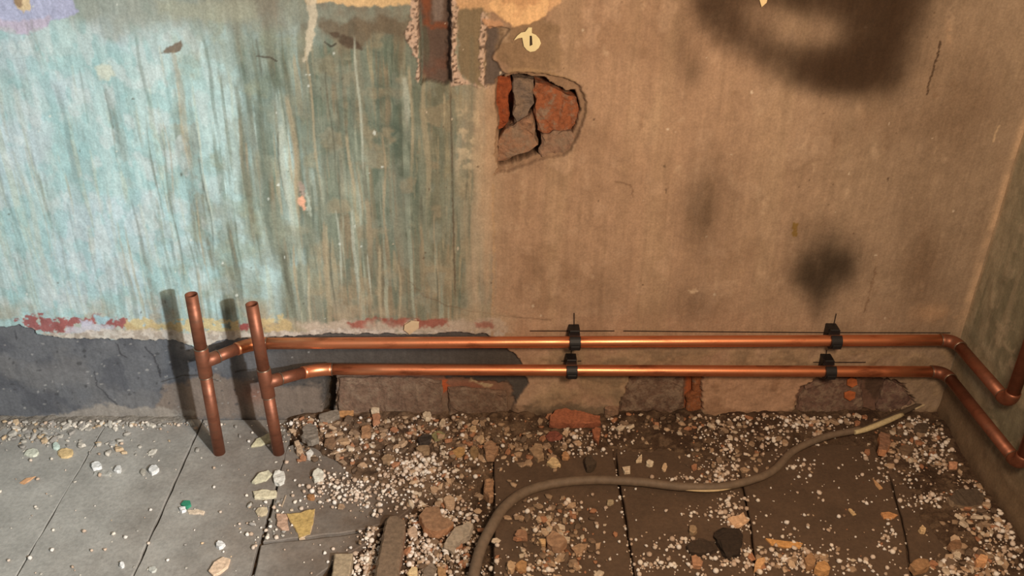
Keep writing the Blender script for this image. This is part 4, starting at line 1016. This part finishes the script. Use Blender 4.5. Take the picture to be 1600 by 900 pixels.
for zk, zt in places.items():
    labels[('bead', zk)] = ('small white bead '+zt, 'white beads '+zt)
    labels[('chip', zk)] = ('small '+('pale plaster' if zk.startswith('left') else 'brown rubble')+' chip '+zt, 'rubble chips '+zt)
_sc = {}
def coloured(kind, i, col):
    k = (kind, i, col)
    if k not in _sc:
        me = (bead_shapes if kind == 'bead' else chip_shapes)[i].copy()
        me.name = 'white_bead' if kind == 'bead' else 'rubble_chip'
        me.materials.append(mat(col, 0.75 if kind == 'bead' else 0.92, 0.08 if kind == 'bead' else 0.25, 2.0, 0.15))
        if kind == 'bead': me.polygons.foreach_set('use_smooth', [True]*len(me.polygons))
        _sc[k] = me
    return _sc[k]
order = {k: sorted([i for i in range(len(spots)) if spots[i][3] == k and spots[i][5] < 905 and -5 < spots[i][4] < 1605], key=lambda i: -spots[i][2]) for k in ('bead', 'chip')}
single = set(order['bead'][:300]) | set(order['chip'][:300])
SV, SF, SC = {'bead': [], 'chip': []}, {'bead': [], 'chip': []}, {'bead': [], 'chip': []}
cnt = {'bead': 0, 'chip': 0}
def tri_arrays(me):
    me.calc_loop_triangles()
    v = np.zeros(len(me.vertices)*3, np.float32); me.vertices.foreach_get('co', v)
    t = np.zeros(len(me.loop_triangles)*3, np.int32); me.loop_triangles.foreach_get('vertices', t)
    return v.reshape(-1, 3), t.reshape(-1, 3)
arrs = {'bead': [tri_arrays(m) for m in bead_shapes[4:]], 'chip': [tri_arrays(m) for m in chip_shapes]}
for i, (x, y, r, kind, u, v) in enumerate(spots):
    zo = zone_label(u, v)
    if kind == 'bead': col = rng.choice(bead_cols)
    else: col = rng.choice(left_chip_cols if u < 445 else chip_cols)
    rot = (rng.uniform(-0.4, 0.4), rng.uniform(-0.4, 0.4), rng.uniform(0, 6.28))
    z = float(Zg[i])+(rng.uniform(0, 0.006) if (560 < u < 768 and v > 800) else 0.0)+(r*0.75 if kind == 'bead' else r*0.2)
    if i in single:
        shp = rng.randrange(8 if kind == 'bead' else 12)
        o = bpy.data.objects.new('white_bead' if kind == 'bead' else 'rubble_chip', coloured(kind, shp, col)); COL.objects.link(o)
        o.location = (x, y, z); o.rotation_euler = rot; o.scale = (r, r, r)
        lb, gr = labels[(kind, zo)]
        tag(o, lb, 'bead' if kind == 'bead' else 'rubble', gr)
    else:
        va, ta = arrs[kind][rng.randrange(len(arrs[kind]))]
        from_e = np.array(Matrix.Rotation(rot[2], 3, 'Z') @ Matrix.Rotation(rot[0], 3, 'X'))
        vv_ = (va*r) @ from_e.T+np.array([x, y, z])
        SV[kind].append(vv_); SF[kind].append(ta+cnt[kind]); cnt[kind] += len(va)
        SC[kind].append(np.tile(s2l(col)*rng.uniform(0.85, 1.05), (len(va), 1)))
for kind, nm, lb in (('bead', 'bead_scatter', 'scatter of the finest white beads and crumbs over the whole floor'), ('chip', 'rubble_scatter', 'scatter of the finest brown rubble grit over the whole floor')):
    me = np_mesh(nm, np.concatenate(SV[kind]), np.concatenate(SF[kind]), np.concatenate(SC[kind]), kind == 'bead')
    o = link(nm, me, None, M_CRUMB)
    tag(o, lb, 'rubble', kind='stuff')
